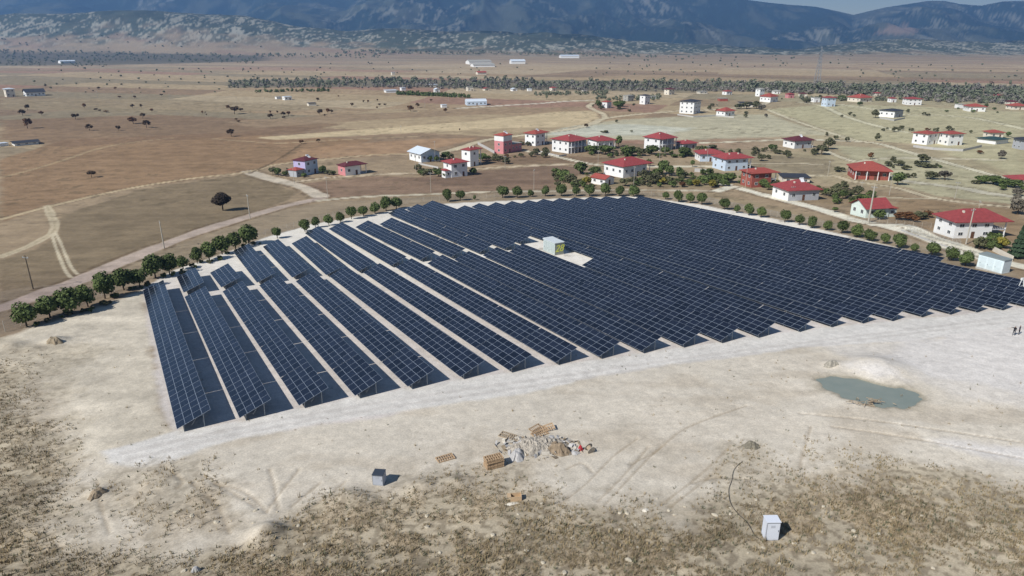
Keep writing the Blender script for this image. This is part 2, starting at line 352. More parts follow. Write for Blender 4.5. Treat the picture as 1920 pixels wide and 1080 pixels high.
    gx = fbm(x / 15, y / 48, 4, 50, .75); rock = ss(.54, .64, gx + .22 * (fbm(x / 420, y / 620, 4, 52) - .5) * 2 - .10 * ss(3400, 4200, y)); rock = rock * .72
    hill = L((96,100,86)) * (1 - n2[:, None] * .5) ; forest = L((34,48,46)); pale = L((176,172,162))
    up = ss(2950, 3600, y + (n4 - .5) * 1200)[:, None]
    base = (L((74,82,74)) * (1 - up) + forest * up) * (.75 + .5 * fbm(x / 45, y / 45, 3, 55))[:, None]
    rk = (rock * (.9 - .55 * up[:, 0] - .2 * ss(4000, 5200, y)))[:, None]
    pt = (ss(.50, .62, fbm(x / 190, y / 420, 5, 57, .6)) * .38 * up[:, 0])[:, None]; base = base * (1 - pt) + L((104,104,88)) * pt  # lighter olive mottling, put into the colour to stand in for weak relief shading
    rk2 = (ss(.55, .63, fbm(x / 30, y / 130, 4, 58, .7)) * ss(.50, .64, fbm(x / 600, y / 900, 3, 59)) * .32 * up[:, 0])[:, None]; rk = np.maximum(rk, rk2)
    mc = base * (1 - rk) + pale * rk
    C[:] = C * (1 - mt[:, None]) + mc * mt[:, None]
    P = W([(1640,64),(1665,52),(1695,47),(1720,58),(1712,63),(1680,66)]); i, m_ = poly(P, 60); paint(i, m_ * .8, (140,118,104))
    # sparse scrub specks on grassland
    sp = ss(.66, .74, fbm(x / 3.5, y / 3.5, 3, 60)) * ss(140, 170, y) * (1 - ss(900, 1200, y)) * ss(.42, .6, n1)
    C[:] = C * (1 - sp[:, None] * .45) + L((84,74,56)) * sp[:, None] * .45
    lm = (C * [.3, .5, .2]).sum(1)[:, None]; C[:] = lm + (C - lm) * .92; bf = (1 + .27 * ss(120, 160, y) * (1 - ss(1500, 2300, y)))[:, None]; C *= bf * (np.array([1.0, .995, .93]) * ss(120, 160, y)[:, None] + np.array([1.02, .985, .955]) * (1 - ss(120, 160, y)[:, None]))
    st = fbm(x / 26, y / 3.2, 4, 91); st2 = fbm(x / 5, y / 4, 4, 92); onp = np.zeros(x.size); _i, _m = poly(PAD, 1.5); onp[_i] = _m; _i, _m = poly(SAND, 2); onp[_i] = np.maximum(onp[_i], _m)
    am = (1 - onp * .75)
    C *= (1 + am * (.55 * (st2 - .5) + .30 * (st - .5)) * (1 - ss(1200, 2400, y)))[:, None]
    C *= (.90 + .2 * n3)[:, None] * (.92 + .16 * n1)[:, None]
    near = ss(20, 45, y) * (1 - ss(150, 200, y))
    rough = np.clip(wv * 1.0 + .25, 0, 1)
    pad_i, pm = poly(PAD, 1.5); rough[pad_i] *= (1 - pm * .9); gi, gm = poly(GRAVEL, 2); rough[gi] *= (1 - gm * .8)
    z = z + near * rough * (n3 - .5) * .34 + near * rough * (fbm(x / .5, y / .5, 2, 70) - .5) * .12
    i, m_ = poly(POND, 2.2); z[i] = z[i] * (1 - m_) + (POND_Z(y[i]) - .30) * m_
    idx = np.arange(nr * nc).reshape(nr, nc)
    f = np.stack([idx[:-1, :-1], idx[:-1, 1:], idx[1:, 1:], idx[1:, :-1]], -1).reshape(-1, 4)
    me = bpy.data.meshes.new('ground'); me.vertices.add(x.size); me.vertices.foreach_set('co', np.stack([x, y, z], -1).astype(np.float32).ravel())
    me.loops.add(f.size); me.loops.foreach_set('vertex_index', f.ravel().astype(np.int32))
    me.polygons.add(len(f)); me.polygons.foreach_set('loop_start', np.arange(0, f.size, 4, dtype=np.int32)); me.polygons.foreach_set('loop_total', np.full(len(f), 4, np.int32))
    me.update(calc_edges=True); me.polygons.foreach_set('use_smooth', np.ones(len(f), bool))
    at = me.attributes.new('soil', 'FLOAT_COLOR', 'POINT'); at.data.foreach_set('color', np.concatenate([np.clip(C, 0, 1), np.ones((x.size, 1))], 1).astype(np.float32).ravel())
    m = bpy.data.materials.new('ground'); m.use_nodes = True; t = m.node_tree; b = t.nodes['Principled BSDF']
    b.inputs['Roughness'].default_value = .95; b.inputs['Specular IOR Level'].default_value = .1
    an = t.nodes.new('ShaderNodeAttribute'); an.attribute_name = 'soil'; tc = t.nodes.new('ShaderNodeTexCoord')
    outs = []
    for sc_, lo, hi in ((5.0, .80, 1.2), (.9, .88, 1.12)):
        nz = t.nodes.new('ShaderNodeTexNoise'); nz.inputs['Scale'].default_value = sc_; nz.inputs['Detail'].default_value = 6; nz.inputs['Roughness'].default_value = .65
        t.links.new(tc.outputs['Object'], nz.inputs['Vector']); mr = t.nodes.new('ShaderNodeMapRange')
        mr.inputs[1].default_value = .3; mr.inputs[2].default_value = .7; mr.inputs[3].default_value = lo; mr.inputs[4].default_value = hi
        t.links.new(nz.outputs[0], mr.inputs[0]); outs.append((nz, mr))
    mu = t.nodes.new('ShaderNodeMath'); mu.operation = 'MULTIPLY'; t.links.new(outs[0][1].outputs[0], mu.inputs[0]); t.links.new(outs[1][1].outputs[0], mu.inputs[1])
    vm = t.nodes.new('ShaderNodeVectorMath'); vm.operation = 'SCALE'; t.links.new(an.outputs['Color'], vm.inputs[0]); t.links.new(mu.outputs[0], vm.inputs['Scale'])
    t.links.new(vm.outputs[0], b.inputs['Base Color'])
    bp = t.nodes.new('ShaderNodeBump'); bp.inputs['Strength'].default_value = .35; bp.inputs['Distance'].default_value = .08
    t.links.new(outs[0][0].outputs[0], bp.inputs['Height']); t.links.new(bp.outputs[0], b.inputs['Normal'])
    me.materials.append(m); o = link('ground', me); tag(o, kind='structure')
    return weed, x, y
make_ground()
MATS = {}

# ------------------------------------------------------------------ puddle
def puddle():
    cx = float(_px.mean()); cy = float(_py.mean()); m = MB(); Q = []
    for i in range(40):
        a = 6.2832 * i / 40; d = Vector((math.cos(a), math.sin(a))); r_ = max((px - cx) * d.x + (py - cy) * d.y for px, py in zip(_px, _py)) + .9
        Q.append((cx + d.x * r_, cy + d.y * r_))
    m.quad([(qx, qy, POND_Z(qy) - .13) for qx, qy in Q])
    ma = bpy.data.materials.new('murky water'); ma.use_nodes = True; b = ma.node_tree.nodes['Principled BSDF']
    b.inputs['Base Color'].default_value = (*lin((122,134,122)), 1); b.inputs['Roughness'].default_value = .2; b.inputs['Specular IOR Level'].default_value = .3
    t = ma.node_tree; nz = t.nodes.new('ShaderNodeTexNoise'); nz.inputs['Scale'].default_value = .5; tc = t.nodes.new('ShaderNodeTexCoord'); t.links.new(tc.outputs['Object'], nz.inputs[0])
    mx = t.nodes.new('ShaderNodeMix'); mx.data_type = 'RGBA'; mx.inputs[6].default_value = (*lin((122,132,122)), 1); mx.inputs[7].default_value = (*lin((142,146,134)), 1)
    t.links.new(nz.outputs[0], mx.inputs[0]); t.links.new(mx.outputs[2], b.inputs['Base Color'])
    tag(m.build('puddle_water', ma), kind='structure')
puddle()

# ------------------------------------------------------------------ solar tables
TH = -.5326; S = .88; MP = 1.7052; SLOPE = 4.03; TAU = math.acos(3.668 / 4.03); ZL = .616
M_frame = mat('aluminium frame', (146,156,170), .4, .05, 8, spec=.5)
M_steel = mat('galvanised steel', (150,156,160), .5, .1, 4, metal=.3, spec=.5)
def glass_mat():
    m = bpy.data.materials.new('solar glass'); m.use_nodes = True; t = m.node_tree; b = t.nodes['Principled BSDF']
    b.inputs['Roughness'].default_value = .16; b.inputs['Specular IOR Level'].default_value = .42
    oi = t.nodes.new('ShaderNodeObjectInfo'); mx = t.nodes.new('ShaderNodeMix'); mx.data_type = 'RGBA'
    mx.inputs[6].default_value = (.0065, .0095, .018, 1); mx.inputs[7].default_value = (.014, .019, .034, 1)
    t.links.new(oi.outputs['Random'], mx.inputs[0])
    tc = t.nodes.new('ShaderNodeTexCoord'); br = t.nodes.new('ShaderNodeTexBrick'); br.offset = 0
    br.inputs['Scale'].default_value = 6.2; br.inputs['Mortar Size'].default_value = .008; br.inputs['Brick Width'].default_value = 1; br.inputs['Row Height'].default_value = 1
    t.links.new(tc.outputs['Object'], br.inputs['Vector']); m2 = t.nodes.new('ShaderNodeMix'); m2.data_type = 'RGBA'
    t.links.new(br.outputs['Fac'], m2.inputs[0]); t.links.new(mx.outputs[2], m2.inputs[6]); m2.inputs[7].default_value = (.05, .065, .09, 1)
    t.links.new(m2.outputs[2], b.inputs['Base Color']); return m
M_glass = glass_mat()
def panel_mesh():
    m = MB(); a, b, t_, e = 1.692 / 2, 1.061 / 2, .035, .017
    o = [(-a,-b),(a,-b),(a,b),(-a,b)]; i_ = [(-a+e,-b+e),(a-e,-b+e),(a-e,b-e),(-a+e,b-e)]
    for k in range(4):
        j = (k + 1) % 4
        m.quad([(*o[k], t_), (*o[j], t_), (*i_[j], t_), (*i_[k], t_)])
        m.quad([(*o[k], 0), (*o[j], 0), (*o[j], t_), (*o[k], t_)])
    m.quad([(*p, t_ - .003) for p in i_], 1); m.quad([(*p, 0) for p in reversed(o)], 2)
    return m.mesh('solar_panel', [M_frame, M_glass, mat('panel backsheet', (70,72,78), .6)])
PANEL = panel_mesh()
CT, ST_ = math.cos(TAU), math.sin(TAU)
PC = 1.075; TILT = [R(22.6), R(22.6), R(20.0)]
def sl_pt(x, s_, dz=0, tl=0): c, q = math.cos(TILT[tl]), math.sin(TILT[tl]); return (x, s_ * c - dz * q, ZL + s_ * q + dz * c)
FR = {}
def support(n, h, tl):
    if (n, h, tl) in FR: return FR[(n, h, tl)]
    m = MB(); L_ = n * MP; sl_ = h * PC; CT, ST_ = math.cos(TILT[tl]), math.sin(TILT[tl])
    for s_ in ([.5, 1.5, 2.5, 3.5] if h == 4 else [.5, 1.5, 2.5]):
        m.tube(sl_pt(.05, s_, -.05, tl), sl_pt(L_ - .05, s_, -.05, tl), .035, n=4)
    nf = max(2, round(L_ / 3.4) + 1); xs = [.5 + (L_ - 1.0) * i / (nf - 1) for i in range(nf)]
    for x in xs:
        m.tube(sl_pt(x, .15, -.13, tl), sl_pt(x, sl_ - .15, -.13, tl), .05, n=4)
        m.tube((x, .42 * sl_ * CT, .5), sl_pt(x, sl_ * .58, -.14, tl), .03, n=4)
    me = m.mesh('support_frame', M_steel)
    pm = MB(); zt = ZL + sl_ * .78 * ST_ - .18; pm.box(-.05, .05, -.04, .04, -.3, zt); fp = MB(); fp.box(-.05, .05, -.04, .04, -.3, ZL + sl_ * .2 * ST_ - .16)
    FR[(n, h, tl)] = (me, xs, pm.mesh('post', M_steel), fp.mesh('post', M_steel), sl_)
    return FR[(n, h, tl)]
ORD = ['zeroth','first','second','third','fourth','fifth','sixth','seventh','eighth','ninth','tenth','eleventh','twelfth','thirteenth','fourteenth','fifteenth','sixteenth','seventeenth','eighteenth','nineteenth','twentieth','twenty-first','twenty-second','twenty-third','twenty-fourth','last']
def site2world(c, a):
    X = a * math.sin(TH) + c * math.cos(TH); Y = a * math.cos(TH) - c * math.sin(TH)
    return Vector((X, Y * math.cos(AL) - 0, -Y * math.sin(AL))) , X, Y
# plane frame -> world: origin is the foot of the perpendicular from the camera
OFF = Vector((0, -HP * math.sin(AL), CAMZ - HP * math.cos(AL)))
ex = Vector((1, 0, 0)); ey = Vector((0, math.cos(AL), -math.sin(AL))); en = Vector((0, math.sin(AL), math.cos(AL)))
def PW(X, Y): return OFF + ex * X + ey * Y
def plane_px(u, v, z):
    x = (u - 960) / F; y = -(v - 540) / F; p = .2828; cp, sp = math.cos(p), math.sin(p)
    d = (x, cp + y * sp, -sp + y * cp); t = (z - HP) / d[2]; return d[0] * t, d[1] * t
def CA(u, v):
    X, Y = plane_px(u, v, ZL); return (X * math.cos(TH) - Y * math.sin(TH), X * math.sin(TH) + Y * math.cos(TH))
NEAR = {1:(331.7,805),2:(449.2,784.2),3:(560.8,760.8),4:(665.8,742.5),5:(764.7,725.3),6:(863,706.7),7:(953.7,694.2),8:(1041.7,680),9:(1123.3,668.5),10:(1203,658.3),11:(1279,647.5),12:(1350.8,639.2),13:(1420,629.2),14:(1497.5,618.3),15:(1558,609.5),16:(1616.9,602.5),17:(1672.7,598.2),18:(1728.5,590.8),19:(1781.9,586),20:(1831.9,581.9),21:(1880,578)}
near = {k: CA(*p) for k, p in NEAR.items()}
SEG = []      # row, block, (c,a) near, (c,a) far, modules up the slope
SEG.append((1, 0, near[1], CA(268.3,546), 4))
for k, p in {2:(346.5,558),3:(417.3,546.7),4:(486,535.2),5:(553.8,526.9),6:(618,518.5),7:(680,510.5),8:(741,501),9:(801,494)}.items(): SEG.append((k, 0, near[k], CA(*p), 4))
for k, p, q in ((2,(344.4,548.8),(330.8,518.5)),(3,(415,539),(393.3,511)),(4,(481.9,530),(436.7,471.7)),(5,(548,520.5),(493,463)),(6,(611.7,516),(546.7,456.7)),(7,(672,509),(570.8,436.7)),(8,(733,498),(617.5,430)),(9,(788,487.5),(665.8,425.8)),(10,(845.5,482),(711,420.4))):
    SEG.append((k, 1, CA(*p), CA(*q), 4))
SEG.append((10, 0, near[10], (69.6, 145.2), 4)); SEG.append((11, 0, near[11], (77.5, 145.0), 4)); SEG.append((12, 0, near[12], (85.0, 145.2), 4))
SEG.append((11, 1, (78.0, 148.6), (78.6, 212.5), 4)); SEG.append((12, 1, (85.8, 149.2), (86.4, 216.0), 4))
SEG.append((13, 0, near[13], (92.6, 124.9), 4)); SEG.append((13, 1, (92.6, 153.5), (93.9, 220.5), 4))
FARL = {14:(101.3,208.5),15:(107.6,210.0),16:(113.6,209.0),17:(119.7,208.3),18:(125.8,207.2),19:(131.8,206.4),20:(137.8,205.4),21:(143.6,204.2)}
for k, q in FARL.items(): SEG.append((k, 0, near[k], q, 3))
SEG += [(22, 0, (146.8, 56.5), (149.4, 202.5), 3), (23, 0, (152.8, 55.0), (155.0, 200.5), 3), (24, 0, (158.6, 52.0), (160.6, 197.5), 3), (25, 0, (164.6, 84.6), (166.0, 194.5), 3)]
TABLES = []
def in_view(p, mrg=40):
    q = p - Vector((0, 0, CAMZ)); d = q.y * CP - q.z * SP
    if d < 1: return False
    u = 960 + F * q.x / d; v = 540 - F * (q.y * SP + q.z * CP) / d
    return -mrg < u < 1920 + mrg and v < 1080 + mrg
def make_row(row, blk, p0, p1, h):
    (c0, a0), (c1, a1) = p0, p1
    A = PW(a0 * math.sin(TH) + c0 * math.cos(TH), a0 * math.cos(TH) - c0 * math.sin(TH))
    B = PW(a1 * math.sin(TH) + c1 * math.cos(TH), a1 * math.cos(TH) - c1 * math.sin(TH))
    dr = (B - A); L_ = dr.length; dr.normalize(); crs = (-dr).cross(en) * -1      # towards the high edge
    n = max(3, round((L_ + .05) / (MP + .012)))
    parts = []; rem = n; first = 6 if blk == 0 else 8
    while rem > 0:
        k = min(first if not parts else 8, rem)
        if 0 < rem - k < 3: k = rem if rem <= 10 else k - 2
        parts.append(k); rem -= k
    tot = n * MP; gap = min(.22, (L_ - tot) / max(1, len(parts) - 1)) if len(parts) > 1 else 0
    gap = max(gap, .06); s_ = 0
    for ti, k in enumerate(parts):
        kl = k * MP
        org = A + dr * (s_ + kl)        # local +X runs back to the near end
        s_ += kl + gap
        mid = org - dr * kl / 2
        if not in_view(mid, 260): continue
        X_ = -dr; Y_ = en.cross(X_).normalized()
        M = Matrix((( X_.x, Y_.x, en.x, org.x), (X_.y, Y_.y, en.y, org.y), (X_.z, Y_.z, en.z, org.z), (0, 0, 0, 1)))
        e = bpy.data.objects.new('solar_table', None); COL.objects.link(e); e.matrix_world = M; e.empty_display_size = .3
        tl = 0 if row < 10 else 1 if row < 14 else 2; CT = math.cos(TILT[tl]); sup, xs, pr, pf, sl_ = support(k, h, tl); link('support_frame', sup, e)
        for x in xs:
            q = link('post', pr, e); q.location = (x, sl_ * .78 * CT, 0)
            if row <= 6 or ti == 0: q = link('post', pf, e); q.location = (x, sl_ * .2 * CT, 0)
        for i in range(k):
            for j in range(h):
                o = link('solar_panel', PANEL, e); o.location = sl_pt((i + .5) * MP, (j + .5) * PC, 0, tl); o.rotation_euler = (TILT[tl], 0, 0)
        where = 'near the gravel road' if ti == 0 and blk == 0 else ''
        rw = ORD[row] + ' row from the left' if row < 25 else 'right-most row by the village fence'
        if row >= 22: lb = '%s solar table from the far end in the %s' % (ORD[len(parts) - ti], rw)
        elif blk == 0 and ti == 0: lb = 'solar table at the gravel road end of the %s' % rw
        elif blk == 0: lb = '%s solar table from the gravel road in the %s' % (ORD[ti + 1], rw)
        else: lb = '%s solar table beyond the cross aisle in the %s' % (ORD[ti + 1], rw)
        tag(e, lb, 'solar table', 'solar tables of the farm')
for s_ in SEG: make_row(*s_)

# ------------------------------------------------------------------ transformer cabins
M_win = mat('dark window', (46,54,64), .15, .1, 2, spec=.6); M_wf = mat('white window frame', (214,214,210), .6, .04)
def cabin(loc, rz, w_, d_, h_, wall, front, roofc, label, digits=None):
    e = empty('transformer_cabin', loc, rz); mw = mat('cabin wall', wall, .6, .05, 1.5); mf = mat('cabin end', front, .6, .05, 1.5); mr = mat('cabin roof', roofc, .6, .06, 1)
    b = MB(); b.box(0, w_, 0, d_, .15, h_); b.m = [0] * 6; b.m[2] = 1; b.build('wall', [mw, mf], e)
    MB().box(-.1, w_ + .1, -.1, d_ + .1, -.4, .15).build('plinth', mat('concrete plinth', (170,168,162), .9), e)
    r = MB(); o = .14; t_ = .25
    r.box(-o, w_ + o, -o, d_ + o, h_, h_ + .12)
    r.quad([(-o,-o,h_+.12),(w_+o,-o,h_+.12),(w_+o,d_+o,h_+.12+t_*.4),(-o,d_+o,h_+.12+t_*.4)]); r.quad([(w_+o,-o,h_+.12),(w_+o,d_+o,h_+.12),(w_+o,d_+o,h_+.12+t_*.4)]); r.quad([(-o,-o,h_+.12),(-o,d_+o,h_+.12+t_*.4),(-o,d_+o,h_+.12)]); r.quad([(w_+o,d_+o,h_+.12),(-o,d_+o,h_+.12),(-o,d_+o,h_+.12+t_*.4),(w_+o,d_+o,h_+.12+t_*.4)])
    r.build('roof', mr, e)
    dm = mat('cabin door', tuple(max(0, c - 10) for c in wall), .5, .04)
    for k in range(3):
        y0 = d_ * (.08 + .3 * k); b = MB(); b.box(-.04, -.002, y0, y0 + d_ * .24, .25, h_ - .35)
        for j in range(6): b.box(-.07, -.041, y0 + .15, y0 + d_ * .24 - .15, .5 + j * .12, .56 + j * .12)
        dd = b.build('door', dm, e); MB().box(-.12, -.071, y0 + d_ * .2, y0 + d_ * .22, 1.2, 1.4).build('handle', M_steel, dd)
    if digits:
        cu = bpy.data.curves.new('number', 'FONT'); cu.body = digits; cu.size = h_ * .80; cu.extrude = .01; cu.offset = .035; cu.shear = .3; cu.align_x = 'CENTER'; cu.align_y = 'CENTER'
        t = bpy.data.objects.new('number', cu); COL.objects.link(t)
        dg = bpy.context.evaluated_depsgraph_get(); me = bpy.data.meshes.new_from_object(t.evaluated_get(dg)); bpy.data.objects.remove(t)
        me.materials.clear(); me.materials.append(mat('yellow paint', (205,208,92), .6, .12, 4)); o_ = link('number', me, e); o_.location = (w_ * .5, -.02, h_ * .52); o_.rotation_euler = (math.pi / 2, 0, 0)
    tag(e, label, 'cabin'); return e
# long side faces the left of the photograph, runs along the rows
ra = math.atan2((ey * math.cos(TH) + ex * math.sin(TH)).y, (ex * math.sin(TH)).x)   # row direction in the ground plan
p = G(1040, 479); cabin((p.x, p.y, p.z - .05), ra - math.pi / 2, 2.7, 5.2, 3.1, (184,194,192), (140,144,134), (200,206,208), 'pale green transformer cabin with yellow number standing inside the solar rows', '28')
p = G(1877.5, 514); pl = G(1830, 503); an = math.atan2(pl.y - p.y, pl.x - p.x)
cabin((p.x, p.y, p.z), an - math.pi / 2, 2.7, (pl - p).length, 3.1, (208,220,222), (196,206,208), (132,140,138), 'pale blue transformer cabin with grey roof outside the right solar row')

# ------------------------------------------------------------------ houses
M_red = mat('red roof tile', (148,68,68), .75, .2, 1.2, random=.08); M_mar = mat('maroon roof tile', (94,46,52), .75, .12, 1.5); M_brt = mat('bright red roof', (156,78,68), .75, .15, 1.2, random=.06)
M_wht = mat('white render', (226,226,224), .85, .05, .6, random=.05); M_gry = mat('grey render', (168,170,174), .85, .06, .6); M_blk = mat('dark roof', (58,60,66), .7, .12, 1)
M_conc = mat('raw concrete', (160,158,150), .9, .1, 1); M_brick = mat('brick wall', (150,84,72), .9, .16, 1.5); M_cream = mat('cream render', (214,206,190), .85, .06, .6)
M_lbl = mat('pale blue render', (190,204,218), .85, .05, .6); M_lil = mat('lilac render', (176,170,204), .85, .08, .6); M_pink = mat('pink render', (196,130,132), .85, .1, .8); M_mint = mat('mint render', (206,218,210), .85, .05, .6)
M_tin = mat('pale sheet metal roof', (206,214,222), .5, .06, .8); M_grn = mat('dark green sheet roof', (52,74,72), .6, .1, 1); M_door = mat('brown door', (96,68,52), .6, .1); M_wall2 = mat('garden wall concrete', (178,176,172), .9, .08, .7)
M_tank = mat('white water tank', (224,224,224), .4, .03)
for _m in (M_red, M_mar, M_brt):
    _t = _m.node_tree; _b = _t.nodes['Principled BSDF']; _w = _t.nodes.new('ShaderNodeTexWave'); _w.wave_type = 'BANDS'; _w.bands_direction = 'Z'; _w.inputs['Scale'].default_value = 3.2; _w.inputs['Distortion'].default_value = .4
    _c = _t.nodes.new('ShaderNodeTexCoord'); _t.links.new(_c.outputs['Object'], _w.inputs['Vector']); _p = _t.nodes.new('ShaderNodeBump'); _p.inputs['Strength'].default_value = .6; _p.inputs['Distance'].default_value = .06
    _t.links.new(_w.outputs['Fac'], _p.inputs['Height']); _t.links.new(_p.outputs[0], _b.inputs['Normal'])
RF = dict(red=M_red, mar=M_mar, brt=M_brt, blk=M_blk, tin=M_tin, grn=M_grn, conc=M_conc)
WM = dict(w=M_wht, g=M_gry, c=M_cream, b=M_lbl, l=M_lil, p=M_pink, k=M_brick, m=M_mint, n=M_conc)
WINC = {}
def window(parent, c, facing, ww, wh):
    key = (round(ww, 1), round(wh, 1))
    if key not in WINC:
        a, b = key[0] / 2, key[1] / 2; f = MB(); e = .09
        f.box(-a, a, -.07, 0, -b, -b + e); f.box(-a, a, -.07, 0, b - e, b); f.box(-a, -a + e, -.07, 0, -b + e, b - e); f.box(a - e, a, -.07, 0, -b + e, b - e); f.box(-.03, .03, -.065, 0, -b + e, b - e)
        q = MB(); q.box(-a + e, a - e, -.04, -.005, -b + e, b - e)
        WINC[key] = (f.mesh('window', M_wf), q.mesh('pane', M_win))
    f, q = WINC[key]; o = link('window', f, parent); o.location = c; o.rotation_euler = (0, 0, 0 if facing == 'f' else -math.pi / 2)
    link('pane', q, o)
def hip(m, x0, x1, y0, y1, z, rise, mi=0):
    w_, d_ = x1 - x0, y1 - y0; k = min(w_, d_) / 2
    if w_ >= d_: a, b = (x0 + k, (y0 + y1) / 2, z + rise), (x1 - k, (y0 + y1) / 2, z + rise)
    else: a, b = ((x0 + x1) / 2, y0 + k, z + rise), ((x0 + x1) / 2, y1 - k, z + rise)
    c = [(x0,y0,z),(x1,y0,z),(x1,y1,z),(x0,y1,z)]
    if w_ >= d_: m.quad([c[0],c[1],b,a],mi); m.quad([c[1],c[2],b],mi); m.quad([c[2],c[3],a,b],mi); m.quad([c[3],c[0],a],mi)
    else: m.quad([c[0],c[1],a],mi); m.quad([c[1],c[2],b,a],mi); m.quad([c[2],c[3],b],mi); m.quad([c[3],c[0],a,b],mi)
    m.box(x0, x1, y0, y1, z - .18, z - .004, mi)
HL = []
def house(uL, uC, uR, vb, ve, label, roof='red', style='hip', wall='w', floors=1, porch=0, asp=1.15, front=None, chim=1, cat='house', name='house', yard=0, wing=None, tank=0, rise=None, posts=0, win=1, balc=0, yaw=None, upper=0):
    p = G(uC, vb); s_ = 1 / ppm(p); phi = math.atan2(p.x, p.y)
    lf, fr = max(uC - uL, .5) * s_, max(uR - uC, .5) * s_
    psi = math.atan(lf / fr * asp); psi = min(max(psi, R(8)), R(75)); th = psi - phi
    w_ = fr / math.cos(psi); d_ = lf / math.sin(psi)
    d_ = min(max(d_, .45 * w_), 2.4 * w_)
    h_ = (vb - ve) * s_ / tilted(p)
    e = empty(name, (p.x, p.y, p.z), th)
    if yard: d_ = yard
    b = MB(); b.box(0, w_, 0, d_, -.8, h_); b.m = [0] * 6; b.m[2] = 1
    b.build('wall', [WM[wall], WM[front or wall]], e)
    if upper: MB().box(-.05, w_ + .05, -.05, d_ + .05, h_ * .70, h_ * .985).build('upper_wall', M_wht, e)
    HL.append((p.x, p.y, label))
    ov = .95 if w_ > 8 else .5 if w_ > 5 else .3; fl = h_ / floors; rs = rise if rise is not None else .30 * min(w_, d_) / 2 * 1.25
    xr = w_ + porch
    r = MB()
    if style == 'hip': hip(r, -ov, xr + ov, -ov, d_ + ov, h_ + .18, rs)
    elif style == 'gable':    # ridge runs back from the front
        for z in (0,):
            a0 = (w_ / 2, -ov, h_ + rs); a1 = (w_ / 2, d_ + ov, h_ + rs)
            r.quad([(-ov,-ov,h_-.1),a0,a1,(-ov,d_+ov,h_-.1)]); r.quad([(w_+ov,d_+ov,h_-.1),a1,a0,(w_+ov,-ov,h_-.1)])
            u0 = (w_/2,-ov,h_+rs-.16); u1 = (w_/2,d_+ov,h_+rs-.16)
            r.quad([(-ov,d_+ov,h_-.26),u1,u0,(-ov,-ov,h_-.26)]); r.quad([(w_+ov,-ov,h_-.26),u0,u1,(w_+ov,d_+ov,h_-.26)])
            for y in (-ov, d_ + ov):
                r.quad([(-ov,y,h_-.26),(w_/2,y,h_+rs-.16),(w_/2,y,h_+rs),(-ov,y,h_-.1)],1); r.quad([(w_+ov,y,h_-.1),(w_/2,y,h_+rs),(w_/2,y,h_+rs-.16),(w_+ov,y,h_-.26)],1)
        g = MB()
        for y in (0, d_): g.quad([(0,y,h_),(w_,y,h_),(w_/2,y,h_+rs-.2)])
        g.build('gable_wall', WM[front or wall], e)
    elif style == 'gablex':
        a0 = (-ov, d_ / 2, h_ + rs); a1 = (w_ + ov, d_ / 2, h_ + rs)
        r.quad([(-ov,-ov,h_-.1),(w_+ov,-ov,h_-.1),a1,a0]); r.quad([(w_+ov,d_+ov,h_-.1),(-ov,d_+ov,h_-.1),a0,a1]); r.box(0, w_, 0, d_, h_, h_ + .02)
        g = MB()
        for x in (0, w_): g.quad([(x,0,h_),(x,d_,h_),(x,d_/2,h_+rs-.15)])
        g.build('gable_wall', WM[wall], e)
    elif style == 'arch':
        n_ = 10; P = [(-ov * .3 + (d_ + ov * .6) * i / n_, h_ + math.sin(math.pi * i / n_) * rs) for i in range(n_ + 1)]
        for i in range(n_): r.quad([(-.2,P[i][0],P[i][1]),(w_+.2,P[i][0],P[i][1]),(w_+.2,P[i+1][0],P[i+1][1]),(-.2,P[i+1][0],P[i+1][1])])
        for x in (-.2, w_ + .2): r.quad([(x, a_, b_) for a_, b_ in P])
    else:
        r.box(-ov * .6, xr + ov * .6, -ov * .6, d_ + ov * .6, h_, h_ + .25)
    ro = r.build('roof', [RF[roof], RF['grn'] if name == 'farm_house' else RF[roof]], e)
    if chim and style == 'hip':
        for k in range(chim):
            x = w_ * (.3 + .4 * k); y = d_ * .3; MB().box(x, x + .5, y, y + .5, h_ + rs * .3, h_ + rs * .62 + .9).build('chimney', M_cream, ro)
    if tank:
        b = MB(); x, y = w_ * .55, d_ * .45; b.tube((x, y, h_ + rs + .55), (x + 1.5, y, h_ + rs + .55), .3, n=8); b.box(x, x + .06, y - .05, y + .05, h_ + rs * .6, h_ + rs + .5); b.box(x + 1.4, x + 1.46, y - .05, y + .05, h_ + rs * .6, h_ + rs + .5)
        b.quad([(x,y-.2,h_+rs+.4),(x+1.5,y-.2,h_+rs+.4),(x+1.5,y-1.7,h_+rs*.6),(x,y-1.7,h_+rs*.6)]); b.build('water_heater', M_tank, ro)
    if win:
        sm = h_ < 2.4
        for f_ in range(floors):
            zc = fl * (f_ + .55); wh = min(1.3, fl * .42)
            nf = max(1, int(w_ / 3.4)); nl = max(1, int(d_ / 3.6))
            for i in range(nf):
                x = w_ * (i + .5) / nf
                if f_ == 0 and i == nf // 2 and not sm:
                    dd = MB().box(x - .5, x + .5, -.05, -.003, 0, min(2.1, fl * .8)).build('door', M_door, e); MB().box(x + .33, x + .4, -.1, -.051, .95, 1.1).build('handle', M_steel, dd); continue
                window(e, (x, -.003, zc), 'f', 1.4 if w_ / nf > 3 else 1.0, wh)
            for i in range(nl): window(e, (-.003, d_ * (i + .5) / nl, zc), 'l', 1.3 if d_ / nl > 3 else 1.0, wh)
